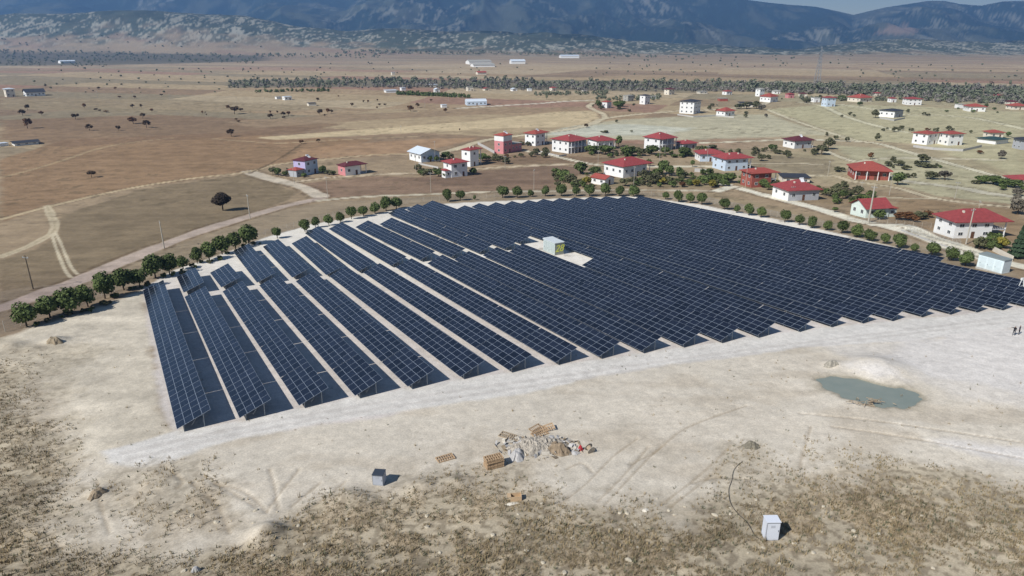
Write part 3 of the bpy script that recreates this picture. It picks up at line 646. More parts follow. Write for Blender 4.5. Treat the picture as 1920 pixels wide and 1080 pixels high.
    if porch:
        b = MB(); b.box(w_ + .003, w_ + porch, .2, d_ * .8, (h_ - fl if floors > 1 else 0) - .15, (h_ - fl if floors > 1 else 0) + .05); bl = b.build('balcony', M_gry, e)
        rl = MB(); z0 = (h_ - fl if floors > 1 else 0) + .05
        for k in range(int(porch / .5) + 1): rl.box(w_ + .05 + k * .5, w_ + .1 + k * .5, .2, .25, z0, z0 + .9)
        rl.box(w_ + .02, w_ + porch, .19, .26, z0 + .9, z0 + .97); rl.build('railing', M_wht, bl)
        MB().box(w_ - .02, w_ + .02, .5, d_ * .75, (h_ - fl if floors > 1 else 0) + .1, h_ - .3).build('recess_shade', M_win, e)  # dark sheet on the wall imitates the shade of the porch recess
        for y in (.3, d_ * .75): MB().box(w_ + porch - .3, w_ + porch - .05, y, y + .25, -.5, h_).build('post', M_wht, e)
    if posts:
        for k in range(posts):
            x = w_ * (k + .02) / (posts - .97) * .97; MB().box(x, x + .28, -1.9, -1.62, -.5, h_ - .02).build('post', M_wht, e)
        b = MB(); b.box(0, w_, -1.95, -.01, h_ - fl - .12 if floors > 1 else h_ - .14, h_ - fl + .05 if floors > 1 else h_ - .03); bl = b.build('balcony', M_wht, e)
        if floors > 1:
            rl = MB(); z0 = h_ - fl + .05
            for k in range(int(w_ / .6)): rl.box(k * .6 + .1, k * .6 + .16, -1.9, -1.85, z0, z0 + .85)
            rl.box(0, w_, -1.92, -1.84, z0 + .85, z0 + .92); rl.build('railing', M_wht, bl)
        rr = MB(); rr.quad([(-ov,-2.3,h_-.02),(w_+ov,-2.3,h_-.02),(w_+ov,-ov,h_+.20),(-ov,-ov,h_+.20)]); rr.quad([(-ov,-ov,h_+.08),(w_+ov,-ov,h_+.08),(w_+ov,-2.3,h_-.14),(-ov,-2.3,h_-.14)]); rr.quad([(-ov,-2.3,h_-.14),(w_+ov,-2.3,h_-.14),(w_+ov,-2.3,h_-.02),(-ov,-2.3,h_-.02)]); rr.build('porch_roof', RF[roof], e)
    if wing:
        side, ww, wd, wh, wr, wc = wing
        x0, x1 = (w_ + .003, w_ + ww) if side == 'r' else (-ww, -.003)
        g = MB(); g.box(x0, x1, .3, wd, -.8, wh); g.build('side_wing', WM[wc], e); g = MB()
        if wr == 'conc': g.box(x0 + (0 if side == 'l' else .01), x1 + .3, -.1, wd + .3, wh, wh + .22)
        else: hip(g, x0 + (-.4 if side == 'l' else .003), x1 + (.4 if side == 'r' else -.6), -.1, wd + .4, wh + .18, .2 * min(ww, wd))
        g.build('wing_roof', RF[wr], e)
        for k in range(max(1, int(ww / 2.6))): window(e, (x0 + ww * (k + .5) / max(1, int(ww / 2.6)), .297, wh * .55), 'f', 1.1, 1.1)
    tag(e, label, cat, 'village houses' if cat == 'house' else None)
    return e
H = house
H(553,574,597,329,303,'lilac and pale blue two-storey villa with maroon roof beside the dirt road bend','mar',wall='l',front='b',floors=2,wing=('l',5.5,5,3.0,'brt','g'),chim=0,tank=1)
H(635,648,676,330,313,'low pink cottage with maroon roof and white veranda posts in the field','mar',wall='p',front='w',porch=3.4,chim=1,rise=1.4)
H(768,790,825,305,289,'white gabled house with pale metal roof and dark green trim','tin','gable','w',floors=1,name='farm_house',chim=0,rise=2.2,asp=.9,front='b')
H(832,847,877,333,307,'white house with red hip roof and dark lower storey near the orchard','red',wall='w',floors=2,chim=1,wing=('l',3,3.5,3.2,'red','w'))
H(866,882,898,313,283,'narrow tall white house with red roof behind the lower red-roofed house','red',wall='w',floors=2,porch=2.2,chim=2)
H(927,944,960,289,256,'three-storey pink villa with red tower roof and long flat side wing','brt',wall='p',front='p',floors=3,wing=('r',9,6,4.2,'conc','p'),tank=1,chim=0,upper=1)
H(984,1004,1022,274,252,'two-storey white house with small red roof right of the pink villa','brt',wall='w',floors=2,porch=2.5,tank=1,chim=0)
H(1034,1066,1099,288,265,'wide white two-storey house with arcade posts under a broad red roof','red',wall='w',front='g',floors=2,posts=6,chim=2)
H(1101,1118,1150,281,264,'white house with broad red roof and veranda right of the arcade house','red',wall='w',floors=1,posts=4,chim=1)
H(1207,1236,1262,283,261,'tall white two-storey house with white balcony posts and steep red roof','red',wall='w',front='g',floors=2,posts=4,chim=2,rise=2.6)
H(1266,1281,1305,280,270,'low house with plain red roof right beside the tall balcony house','red',wall='g',chim=1)
H(1131,1168,1212,334,313,'large white house with sprawling red roof above the garden trees','red',wall='w',floors=1,porch=2.5,chim=1,rise=2.6)
H(1108,1134,1151,348,336,'tiny white cottage with bright red gable roof in front of the large house','brt','gable','w',asp=.8,rise=1.2,chim=0)
H(1302,1312,1350,303,289,'low white house with red roof and shaded veranda behind the pale blue house','red',wall='w',front='b',chim=1,porch=1.5)
H(1335,1359,1399,321,299,'pale blue two-storey house with twin chimneys and crimson roof','red',wall='b',floors=2,porch=2,chim=2)
H(1388,1408,1442,352,326,'unfinished red brick house with orange-red roof beside the white road','brt',wall='k',floors=2,porch=2.5,chim=1)
H(1447,1477,1530,377,358,'single-storey house with white side, grey front and fresh red roof','red',wall='w',front='g',chim=1,rise=2.8,tank=1)
H(1459,1469,1514,343,333,'low cream house with flat dark roof behind the grey-fronted house','blk','flat','c',chim=0)
H(1468,1489,1518,279,265,'stone terrace house with dark red roof alone on the slope','mar',wall='w',front='g',porch=1.5,tank=1,chim=0,rise=2)
H(1588,1600,1658,336,318,'brick-walled house with bright red hip roof and white terrace arch','brt',wall='k',front='k',chim=1,rise=2.8,posts=4)
H(1712,1737,1753,272,252,'left white duplex block with red roof and black balconies','brt',wall='w',floors=2,chim=0,rise=1.2)
H(1759,1777,1799,273,252,'right white duplex block with red roof and stacked balconies','brt',wall='w',floors=2,porch=0,chim=0,rise=1.2)
H(1844,1856,1876,259,249,'small cream house with faded red roof behind the green-roofed barn','brt',wall='c',chim=0)
H(1836,1866,1885,271,263,'long white barn with dark green roof by the dirt yard','grn','hip','w',chim=0,cat='barn',win=0,name='barn',rise=1.0)
H(1899,1914,1940,281,263,'grey two-storey house with black roof cut by the right edge','blk',wall='g',floors=2,chim=0,rise=1.2)
H(1885,1900,1936,346,337,'low red-roofed house at the right edge above the dark hedge','red',wall='w',chim=0,tank=1)
H(1595,1622,1660,409,391,'mint white cottage with red gable roof next to the tall concrete pole','red','gablex','m',chim=1,rise=2.4,wing=('r',3,4,2.6,'brt','m'))
H(1752,1787,1845,447,417,'big white villa with wide red hip roof nearest the solar farm','red',wall='w',floors=2,porch=4.2,chim=1,rise=2.6,asp=1.25)
H(1274,1300,1312,214,192,'modern white three-storey block with black hip roof and dark balconies','blk',wall='w',floors=3,chim=0,rise=1.4)
H(1343,1359,1376,218,209,'small white house with orange-red roof right of the modern block','brt',wall='w',chim=0,rise=2.4)
H(1199,1209,1218,196,180,'slim white tower house with black roof near the tree belt','blk',wall='w',floors=2,chim=0,rise=.8)
H(1245,1254,1264,178,168,'cream two-storey house with brown roof in front of the tree belt','mar',wall='c',floors=2,chim=0)
H(1128,1138,1146,203,192,'small red and white house at the far road fork','brt',wall='w',floors=1,chim=0)
H(1168,1177,1188,190,180,'unfinished grey concrete house with flat roof near the tree belt','conc','flat','n',floors=2,chim=0)
H(1354,1362,1372,178,172,'small far cottage with dull red roof beside the poplar trunks','red',wall='w',chim=0)
H(1345,1350,1364,190,185,'low flat brown shed in the far red earth yard','conc','flat','k',chim=0,cat='shed',name='shed',win=0)
H(1383,1388,1410,201,193,'open flat-roofed dark pavilion beside the bushy lot','blk','flat','c',chim=0)
H(1416,1424,1432,181,168,'white three-storey house with grey roof left of the double red roof','conc','hip','w',floors=2,chim=0)
H(1425,1444,1457,192,182,'far white house with stacked crimson double roof','brt',wall='w',chim=0,rise=2.8)
H(1472,1478,1488,184,177,'small peach house behind the crossroads in the far village','red',wall='p',chim=0)
H(1540,1549,1564,200,184,'pale blue upright house with small red roof at the far lane','red',wall='b',floors=2,chim=0,rise=1)
H(1520,1526,1536,192,184,'little white shed left of the upright pale blue house','conc','flat','w',chim=0,cat='shed',name='shed')
H(1590,1612,1632,192,184,'cluster house with wide orange roofs against the far woodland','brt',wall='c',chim=1,rise=3)
H(1664,1670,1679,192,185,'tiny far house with square red roof in the tree gap','red',wall='w',chim=0)
H(1692,1702,1724,197,186,'long white far house with crimson roof by the cypress tree','red',wall='w',floors=2,chim=0,rise=1.4)
H(1650,1676,1690,221,209,'white bungalow with low black hip roof alone on the slope','blk',wall='w',front='g',chim=0,rise=1.2)
H(1806,1816,1842,209,200,'white house with red roof and arched windows near the woodland','brt',wall='w',chim=0,rise=2)
H(1790,1796,1806,203,196,'flat white annex left of the arched-window house','conc','flat','w',chim=0,cat='shed',name='shed',win=0)
H(1887,1900,1920,206,199,'far cream house with broad red roof at the right edge','brt',wall='c',chim=0,rise=2)
H(10,13,27,182,168,'cream two-storey farmhouse with pale roof at the far left','tin','hip','c',floors=2,chim=0,cat='farmhouse',rise=1)
H(46,50,80,181,174,'long farm barn with tall dark roof at the far left','blk','gablex','w',chim=0,cat='barn',name='barn',rise=3.4)
H(24,28,66,274,269,'long low shed with dark roof and pale front in the left field','blk','gablex','w',chim=0,cat='shed',name='shed',rise=.9)
H(-6,0,14,275,270,'small bright shed at the very left edge of the field','tin','flat','w',chim=0,cat='shed',name='shed',win=0)
H(530,534,547,188,182,'small white farmhouse alone in the far left plain','tin','flat','w',chim=0,cat='farmhouse')
H(516,519,527,186,182,'grey outbuilding left of the lone white farmhouse','conc','flat','w',chim=0,cat='shed',name='shed',win=0)
H(576,579,593,199,194,'low pink-grey shed with dark roof in the middle plain','blk','flat','c',chim=0,cat='shed',name='shed',win=0)
H(872,876,913,198,191,'pale blue arched hangar beside the far bright road','tin','arch','b',chim=0,cat='hangar',name='hangar',rise=2.0)
H(826,829,838,202,197,'small white hut left of the blue hangar','tin','flat','w',chim=0,cat='shed',name='shed',win=0)
H(874,877,888,171,164,'grey square house before the tree belt','conc','flat','c',chim=0)
H(813,816,825,174,168,'little white gabled house before the tree belt','tin','gable','w',chim=0,rise=1.5)
H(750,753,761,170,165,'pale hut at the left end of the long green hedge','tin','flat','w',chim=0,cat='shed',name='shed',win=0)
H(720,724,745,174,170,'row of low pale sheds along the far hedge','tin','flat','w',chim=0,cat='shed',name='shed',win=0)
H(804,807,820,163,159,'far open shed with white sheet roof inside the trees','tin','flat','c',chim=0,cat='shed',name='shed',win=0)
H(1030,1035,1043,171,165,'far house with dull pink roof inside the tree belt','red',wall='c',chim=0)
H(988,990,997,171,167,'tiny white block beside the dark tree belt','tin','flat','w',chim=0,cat='shed',name='shed',win=0)
H(873,880,922,121,116,'long pale warehouse with flat roof far across the plain','conc','gablex','w',chim=0,cat='warehouse',name='warehouse',rise=4,win=0)
H(882,888,928,126,122,'second warehouse with grey roof just below the long pale one','conc','gablex','w',chim=0,cat='warehouse',name='warehouse',rise=3,win=0)
H(955,959,985,120,115,'isolated bright white warehouse far across the plain','tin','gablex','w',chim=0,cat='warehouse',name='warehouse',rise=4,win=0)
H(892,896,912,140,136,'small far pink-roofed barn below the warehouses','brt','gablex','c',chim=0,cat='barn',name='barn',rise=2,win=0)
H(733,735,741,141,136,'lone cream tower house far behind the tree belt','tin','flat','c',chim=0,win=0)
H(1048,1052,1086,109,105,'low pale industrial hall far at the foot of the mountain','tin','gablex','w',chim=0,cat='warehouse',name='warehouse',rise=3,win=0)
H(110,114,138,119,115,'long pale greenhouse far left in the dark tree band','tin','gablex','w',chim=0,cat='warehouse',name='warehouse',rise=2,win=0)
for a_ in ((1636,1641,1650,180,175,'small far house with dull red roof behind the orange-roofed cluster','red','hip','c'),(1766,1771,1780,180,175,'small pale far hut in the woodland right of the poplar','tin','flat','w'),(1805,1809,1816,182,178,'little white shed deep in the woodland at far right','tin','flat','c'),(1858,1866,1880,186,180,'far reddish house half hidden in the right woodland','red','hip','k'),(1497,1501,1512,181,176,'little brown-roofed far house beside the peach one','mar','hip','c'),(1090,1094,1102,174,170,'tiny far hut at the dark middle of the tree belt','conc','flat','c'),(957,961,970,171,167,'pale far hut before the middle of the tree belt','tin','gable','w'),(1218,1222,1234,186,181,'low far garage right of the slim tower house','conc','flat','g'),(1306,1312,1326,176,172,'long low cream shed at the belt left of the small cottage','conc','flat','c'),(1447,1451,1462,176,171,'far grey-roofed house behind the crimson double roof','conc','hip','w'),(905,909,918,170,166,'small far barn right of the grey square house','red','gable','c'),(1884,1890,1904,196,191,'far brown house behind the broad-roofed one at right','mar','hip','c')):
    H(a_[0],a_[1],a_[2],a_[3],a_[4],a_[5],a_[6],a_[7],a_[8],chim=0)
# garden walls
def gwall(pts, h_, label, m=M_wall2, th=.2, name='garden_wall'):
    P = [G(*q) for q in pts]; b = MB()
    for a, c in zip(P[:-1], P[1:]):
        d = (c - a).normalized(); n_ = Vector((-d.y, d.x, 0)) * th / 2
        k = len(b.v)
        b.v += [tuple(a - n_ - Vector((0,0,.5))), tuple(a + n_ - Vector((0,0,.5))), tuple(c + n_ - Vector((0,0,.5))), tuple(c - n_ - Vector((0,0,.5))), tuple(a - n_ + Vector((0,0,h_))), tuple(a + n_ + Vector((0,0,h_))), tuple(c + n_ + Vector((0,0,h_))), tuple(c - n_ + Vector((0,0,h_)))]
        for q in ((0,3,2,1),(4,5,6,7),(0,1,5,4),(1,2,6,5),(2,3,7,6),(3,0,4,7)): b.f.append(tuple(k + i for i in q)); b.m.append(0)
    tag(b.build(name, m), label, 'wall')
gwall([(896,271),(927,288)], 1.5, 'pale concrete garden wall left of the pink villa')
gwall([(1003,283),(1048,294),(1062,292)], .8, 'low garden wall below the arcade house')
gwall([(1712,276),(1750,281),(1805,284),(1840,276)], 1.3, 'grey retaining wall below the two white duplex blocks')
gwall([(1649,222),(1676,227),(1696,223)], 1.2, 'grey plinth wall around the black-roofed bungalow')
gwall([(1270,216),(1300,220),(1342,218),(1376,221)], 1.0, 'pale yard wall below the modern block')
gwall([(785,308),(822,316)], .8, 'low pale wall in front of the white gabled house')
gwall([(1302,322),(1334,324)], 1.6, 'short white wall left of the pale blue house')
gwall([(1690,433),(1757,458),(1800,472)], .35, 'low kerb wall along the village road near the big villa', th=.35)
gwall([(1860,470),(1898,489)], 1.2, 'cream garden wall segment beside the conifer', m=M_cream)

# ------------------------------------------------------------------ trees and bushes
M_bark = mat('bark', (74,62,50), .9, .2, 3, bump=.3)
def leafmat(name, c, r=.18):
    m = mat(name, c, .75, .25, 1.2, random=r, spec=.15); return m
M_leaf = {'pine': leafmat('dark green foliage', (82,94,54), .28), 'oak': leafmat('brown oak foliage', (82,66,48)), 'green': leafmat('green garden foliage', (84,96,54), .28), 'olive': leafmat('olive foliage', (92,92,66)),
          'far': leafmat('far tree foliage', (112,116,94)), 'dark': leafmat('dark bare oak foliage', (56,48,40)), 'haze': leafmat('grey far foliage', (134,128,120)), 'yellow': leafmat('yellowing foliage', (124,116,52)), 'conifer': leafmat('conifer foliage', (56,72,52)), 'grey': leafmat('grey bare branches', (104,98,86)), 'rust': leafmat('rusty foliage', (104,74,48))}
def crown_mesh(kind, seed, n, size, shape='round', gap=.0):
    r = random.Random(seed); b = MB()
    lobes = []
    nl = 9 if shape == 'round' else 14
    for _ in range(nl):
        th, ph = r.uniform(0, 6.283), math.acos(r.uniform(-.8, 1)); k = .42 if shape == 'round' else .62
        lobes.append((Vector((math.sin(ph) * math.cos(th), math.sin(ph) * math.sin(th), math.cos(ph) * .9)) * k, r.uniform(.42, .62) if shape == 'round' else r.uniform(.26, .44)))
    if shape == 'round': lobes.append((Vector((0, 0, 0)), .72))
    for _ in range(n):
        c, rad = r.choice(lobes)
        d = Vector((r.gauss(0, 1), r.gauss(0, 1), r.gauss(0, 1))).normalized()
        p = c + d * rad * (r.random() ** .28)
        if shape == 'cone':
            z = r.random() ** 1.5 * 2 - 1; k = (1 - (z + 1) / 2) * .95 + .05; a = r.uniform(0, 6.283); lay = .75 + .25 * math.cos(z * 22); p = Vector((math.cos(a) * k * lay * r.uniform(.5, 1), math.sin(a) * k * lay * r.uniform(.5, 1), z)); d = Vector((math.cos(a), math.sin(a), .3))
        nrm = (d + Vector((r.uniform(-.9, .9), r.uniform(-.9, .9), r.uniform(-.4, 1.0)))).normalized()
        u_ = nrm.orthogonal().normalized(); v_ = nrm.cross(u_); q = r.uniform(0, 6.283); u2 = u_ * math.cos(q) + v_ * math.sin(q); v2 = nrm.cross(u2)
        s_ = size * r.uniform(.6, 1.3)
        b.quad([p - u2 * s_ - v2 * s_ * .5, p + u2 * s_ * .9 - v2 * s_ * .6, p + u2 * s_ + v2 * s_ * .7, p - u2 * s_ * .5 + v2 * s_])
    return b.mesh('crown', M_leaf[kind])
def trunk_mesh(h_, r0, limbs=4, seed=1, ch=1.0):
    r = random.Random(seed); b = MB(); p = Vector((0, 0, -.3)); q = Vector((r.uniform(-.04, .04), r.uniform(-.04, .04), h_)); b.tube(p, q, r0, r0 * .65, 7)
    for k in range(limbs):
        a = k * 6.283 / limbs + r.uniform(-.4, .4); e = q + Vector((math.cos(a) * ch * .55, math.sin(a) * ch * .55, ch * r.uniform(.45, .9))); b.tube(q - Vector((0, 0, .1)), e, r0 * .5, r0 * .15, 5)
    return b.mesh('trunk', M_bark)
CR = {}
def protos(kind, n, size, nv, shape='round'):
    if (kind, n, shape) not in CR: CR[(kind, n, shape)] = [crown_mesh(kind, 100 + i * 7 + len(CR) * 31, n, size, shape) for i in range(nv)]
    return CR[(kind, n, shape)]
TRK = [trunk_mesh(1.0, .09, 4, i, .5) for i in range(3)]
def tree(p, w_, h_, kind, label, group, name='tree', n=520, size=.1, shape='round', tr=.28, cat='tree', lean=0):
    """w_ crown width, h_ whole height, tr trunk share of the height"""
    e = empty(name, p, rnd.uniform(0, 6.28))
    c = link('crown', rnd.choice(protos(kind, n, size, 6, shape)), e); ch = h_ * (1 - tr)
    c.location = (0, 0, h_ * tr + ch * .5); c.scale = (w_ / 2, w_ / 2, ch / 2)
    if tr > .02:
        t = link('trunk', rnd.choice(TRK), e); k = h_ * tr + ch * .25; t.scale = (w_ * .35 + .3, w_ * .35 + .3, k)
    tag(e, label, cat, group); return e
ROW = [(50,612,38),(94,596,36),(136,588,40),(165,575,31),(197,560,35),(233,544,31),(263,539,27),(292,522,31),(318,515,29),(344,505,19),(370,494,21),(393,488,25),(417,477,27),(442,467,25),(467,459,31),(520,447,16),
 (572,434,19),(592,427,16),(617,423,18),(638,417,16),(659,411,20),(682,406,18),(703,401,18),(724,396,21),(743,392,21),
 (839,378,19),(863,376,17),(890,375,7),(942,371,20),(970,371,19),(995,369,12),(1023,368,17),(1052,368,18),(1080,368,16),(1105,368,18),(1135,367,19),(1161,368,16),(1188,369,19),
 (1248,374,13),(1272,379,17),(1294,381,15),(1316,384,18),(1358,393,20),(1381,399,12),(1404,404,18),(1427,408,17),(1471,417,19),(1499,422,15),(1523,428,20),(1551,432,15),(1578,438,20),(1607,445,21),(1630,452,20),(1658,457,15),(1685,465,22),(1713,472,14),(1747,479,22),(1783,489,22),(1810,499,26)]
def ordw(i): return ORD[i] if i < 25 else ['twenty-fifth','twenty-sixth','twenty-seventh','twenty-eighth','twenty-ninth','thirtieth'][i - 25]
NL = 25
for i, (u, v, w_) in enumerate(ROW):
    p = G(u, v); s_ = w_ / ppm(p)
    if i < NL: lb = '%s clipped round tree from the lower left in the perimeter row' % ordw(i + 1)
    elif i < 38: lb = '%s clipped round tree from the left in the back perimeter row' % ordw(i - NL + 1)
    else: lb = '%s clipped round tree from the left along the right perimeter fence' % ordw(i - 37)
    tree(p, s_ * (1.3 if i < 16 else 1.2) * rnd.uniform(.92, 1.12), s_ * (1.5 if i < 16 else 1.35) * rnd.uniform(.92, 1.1), 'green' if rnd.random() < .3 else 'pine', lb, 'clipped round trees of the perimeter row', 'round_tree', n=1900, size=.085, tr=.05)
    if i < 15:
        for q in range(3):
            pb = p + Vector((rnd.uniform(.8, 3.2), rnd.uniform(-.2, 2.2), 0)); pb.z = float(gz(pb.x, pb.y)); wb = rnd.uniform(.7, 1.6); tree(pb, wb, wb * .8, rnd.choice(['green', 'olive', 'pine']), '%s low bush at the foot of the %s tree of the left perimeter row' % (ORD[q + 1], ordw(i + 1)), 'low bushes under the left perimeter row', 'shrub', n=420, size=.13, tr=.03, cat='shrub', shape='loose')
# lone trees of the plain
FT_ = [(418,395,38,31),(172,333,15,13),(434,256,15,13),(52,241,18,17),(168,245,13,11),(222,245,9,9),(250,232,17,12),(275,240,15,13),(142,224,13,11),(78,216,9,7),(43,217,13,11),(52,207,8,11),(159,203,7,8),(180,208,7,5),(188,210,6,5),(199,211,9,4),(249,203,8,7),(265,203,5,7),(285,210,7,6),(268,222,10,9),(440,214,17,15),(428,205,8,7),(452,209,9,6),(507,223,11,9),(507,213,4,5),(520,213,4,5),(532,218,10,8),(541,217,9,8),(532,223,7,5),(600,216,11,11),(615,213,8,9),(622,213,6,7),(609,219,4,5),(770,209,13,10),(783,202,9,8),(660,200,7,7),(835,211,7,8),(712,199,6,5),(722,199,6,5),(690,193,5,5),(682,193,4,5),(185,168,7,5),(216,168,6,5),(1099,240,8,8),(862,246,3,5),(565,270,10,7),(597,267,8,6),(596,190,7,6),(635,182,4,3),(448,230,8,4),(443,226,6,4),(380,214,4,6),(387,217,3,4),(385,213,2,4),(262,167,4,3),(253,185,6,5),(303,180,6,4),(224,183,7,3),(86,163,6,4),(175,172,3,3),(707,204,4,4),(808,190,6,4),(708,190,4,4)]
for i, (u, v, w_, h_) in enumerate(FT_):
    p = G(u, v); k = ppm(p)
    lab = 'large dark round tree casting a long shadow in the left field' if i == 0 else 'small brown-leaved tree standing alone in the open plain'
    if i == 1: lab = 'lone brown tree in the bare field nearest the left edge road'
    if i == 2: lab = 'lone spreading brown tree in the middle of the bare brown field'
    tree(p, w_ / k * 1.12, h_ / k / tilted(p) * 1.18, 'dark' if i == 0 else 'oak' if i % 3 else 'rust', lab, None if i < 3 else 'brown trees dotted over the plain', 'field_tree', n=3600 if i == 0 else 420, size=.06 if i == 0 else .13, tr=.22, shape='loose' if i else 'round')
# garden trees of the village: (u, v, w, h, kind)
GT = [(1055,337,26,20,'green'),(1068,343,22,16,'olive'),(1088,327,24,22,'green'),(1116,328,24,16,'pine'),(1100,350,16,18,'yellow'),(1172,349,20,15,'olive'),(1188,346,14,14,'olive'),(1206,336,20,16,'olive'),(1225,345,26,18,'olive'),(1243,345,22,12,'yellow'),(1243,327,20,26,'pine'),(1255,330,16,20,'pine'),(1274,335,14,22,'pine'),(1298,313,9,13,'pine'),(1320,343,22,14,'green'),(1342,341,24,16,'green'),(1366,343,26,18,'green'),(1305,349,14,12,'yellow'),(1280,351,12,10,'rust'),(1110,288,28,16,'green'),(1135,290,26,18,'green'),(1160,275,14,20,'green'),(1178,293,26,20,'green'),(1200,292,22,16,'olive'),(1222,290,24,17,'green'),(1246,290,18,14,'green'),(1282,293,28,16,'green'),(1310,290,18,15,'olive'),(1335,280,20,8,'olive'),(1216,312,10,14,'green'),
 (1430,352,16,16,'green'),(1441,356,16,14,'green'),(1452,350,14,12,'olive'),(1356,349,16,12,'green'),(1335,352,14,14,'yellow'),(1449,284,18,13,'pine'),(1476,290,12,8,'olive'),(1540,290,22,18,'olive'),(1553,280,18,20,'olive'),(1427,302,14,13,'olive'),(1526,288,12,9,'green'),(1574,322,18,9,'olive'),(1570,357,14,13,'olive'),(1549,367,12,14,'green'),(1564,377,12,12,'green'),(1580,373,14,17,'green'),(1595,378,10,10,'olive'),(1618,372,16,8,'green'),(1565,398,11,10,'green'),(1532,358,12,10,'green'),(1510,350,14,9,'olive'),
 (1682,347,26,23,'pine'),(1745,336,22,14,'olive'),(1771,338,22,17,'grey'),(1632,299,10,13,'rust'),(1665,311,12,9,'olive'),(1684,310,20,9,'olive'),(1729,304,20,14,'olive'),(1732,314,22,9,'olive'),(1712,333,9,9,'olive'),(1750,314,14,5,'olive'),(1762,315,8,5,'green'),(1645,264,10,11,'olive'),(1876,298,13,16,'grey'),(1838,288,12,6,'rust'),(1845,344,30,14,'green'),(1862,346,30,16,'green'),(1880,350,28,16,'green'),(1902,352,26,14,'green'),(1907,402,30,36,'grey'),(1905,367,20,14,'grey'),(1830,345,16,8,'olive'),(1760,407,10,9,'olive'),(1835,467,20,21,'olive'),(1856,470,15,18,'pine'),(1876,466,18,20,'yellow'),(1866,462,12,14,'green'),
 (1650,411,22,16,'green'),(1638,408,14,10,'green'),(1686,412,20,14,'rust'),(1702,413,22,15,'rust'),(1718,412,20,15,'olive'),(1731,411,16,12,'olive'),
 (790,327,14,9,'green'),(803,328,18,11,'olive'),(822,331,18,15,'green'),(835,333,12,9,'green'),(888,328,15,13,'green'),(836,299,18,14,'green'),(845,300,12,12,'olive'),(806,303,12,11,'green'),(819,304,12,10,'green'),(905,302,18,14,'green'),(916,300,10,8,'green'),(938,299,12,7,'olive'),(928,296,12,8,'olive'),(950,296,10,7,'rust'),(975,272,14,7,'olive'),(990,273,12,7,'olive'),
 (512,328,14,14,'olive'),(522,330,14,14,'green'),(535,331,12,10,'green'),(605,326,14,15,'green'),(618,328,16,9,'olive'),(626,328,10,8,'green'),(570,332,10,8,'green'),(540,328,10,12,'grey'),
 (1122,203,12,15,'pine'),(1158,204,22,13,'green'),(1165,200,14,12,'green'),(1400,204,18,12,'olive'),(1385,204,14,9,'olive'),(1418,204,16,13,'olive'),(1428,206,14,10,'grey'),(1512,193,14,9,'olive'),(1578,188,14,9,'green'),(1612,198,10,8,'green'),(1641,221,13,14,'olive'),(1594,216,9,6,'olive'),(1601,219,6,5,'olive'),(1578,220,5,5,'olive'),(1702,211,7,7,'olive'),(1732,216,7,6,'olive'),(1740,218,7,5,'olive'),(1778,245,9,9,'olive'),(1740,245,10,5,'rust'),(1786,245,6,5,'olive'),(1820,250,6,6,'olive'),(1436,220,6,7,'grey'),(1890,256,10,9,'green'),(1700,333,12,8,'olive'),(1550,255,5,7,'olive'),(1588,266,8,9,'olive'),(1567,262,9,8,'olive'),(1133,249,14,5,'olive'),(1184,248,5,4,'olive'),(1156,230,5,6,'olive')]
LAB = {'green':'leafy green tree','pine':'dark dense tree','olive':'dull olive shrub','yellow':'yellowing shrub','rust':'rusty brown bush','grey':'grey half-bare tree'}
USED = {}
def near_label(p, what):
    """a label that tells where the thing stands by the building next to it"""
    best = min(HL, key=lambda h: math.hypot(h[0] - p.x, (h[1] - p.y)))
    t = best[2]
    for cut in (' with ', ' beside ', ' behind ', ' right of ', ' left of ', ' near ', ' nearest ', ' in front of ', ' against ', ' below ', ' above ', ' next to ', ' before ', ' alone ', ' at the ', ' in the ', ' by the ', ' inside ', ' under ', ' cut by ', ' far '):
        i = t.find(cut)
        if i > 0: t = t[:i]
    dx, dy = p.x - best[0], p.y - best[1]
    rel = 'left of' if dx < -abs(dy) * .8 else 'right of' if dx > abs(dy) * .8 else 'behind' if dy > 0 else 'in front of'
    art = '' if t.startswith('the ') else 'the '
    base = '%s %s %s%s' % (what, rel, art, t); k = USED[base] = USED.get(base, 0) + 1
    return base if k == 1 else '%s %s' % (ORD[min(k, 24)], base)
for (u, v, w_, h_, kd) in GT:
    p = G(u, v); k = ppm(p); w_ *= 1.22; h_ *= 1.12; tree(p, w_ / k, h_ / k / tilted(p), kd, near_label(p, LAB[kd]), kd + ' trees and shrubs of the village', 'garden_tree' if h_ > 11 else 'shrub', n=700 if w_ > 15 else 420, size=.13, tr=.14 if h_ > 11 else .05, cat='tree' if h_ > 11 else 'shrub', shape='loose' if kd in ('olive','grey','rust','yellow') else 'round')
p = G(1905, 484); k = ppm(p); tree(p, 36 / k, 62 / k, 'conifer', 'tall layered conifer in the garden right of the big villa', None, 'conifer', n=2600, size=.09, shape='cone', tr=.08)
for u, v, h_ in ((1720,194,24),(1790,196,20),(1838,192,18),(1748,190,20),(1810,162,10),(1893,161,12),(749,152,11),(1225,190,10),(1025,187,12)):
    p = G(u, v); k = ppm(p); tree(p, 5 / k, h_ / k, 'far', 'slender dark poplar rising by the far tree belt', 'slender poplars near the tree belt', 'poplar_tree', n=300, size=.2, tr=.08, shape='round')
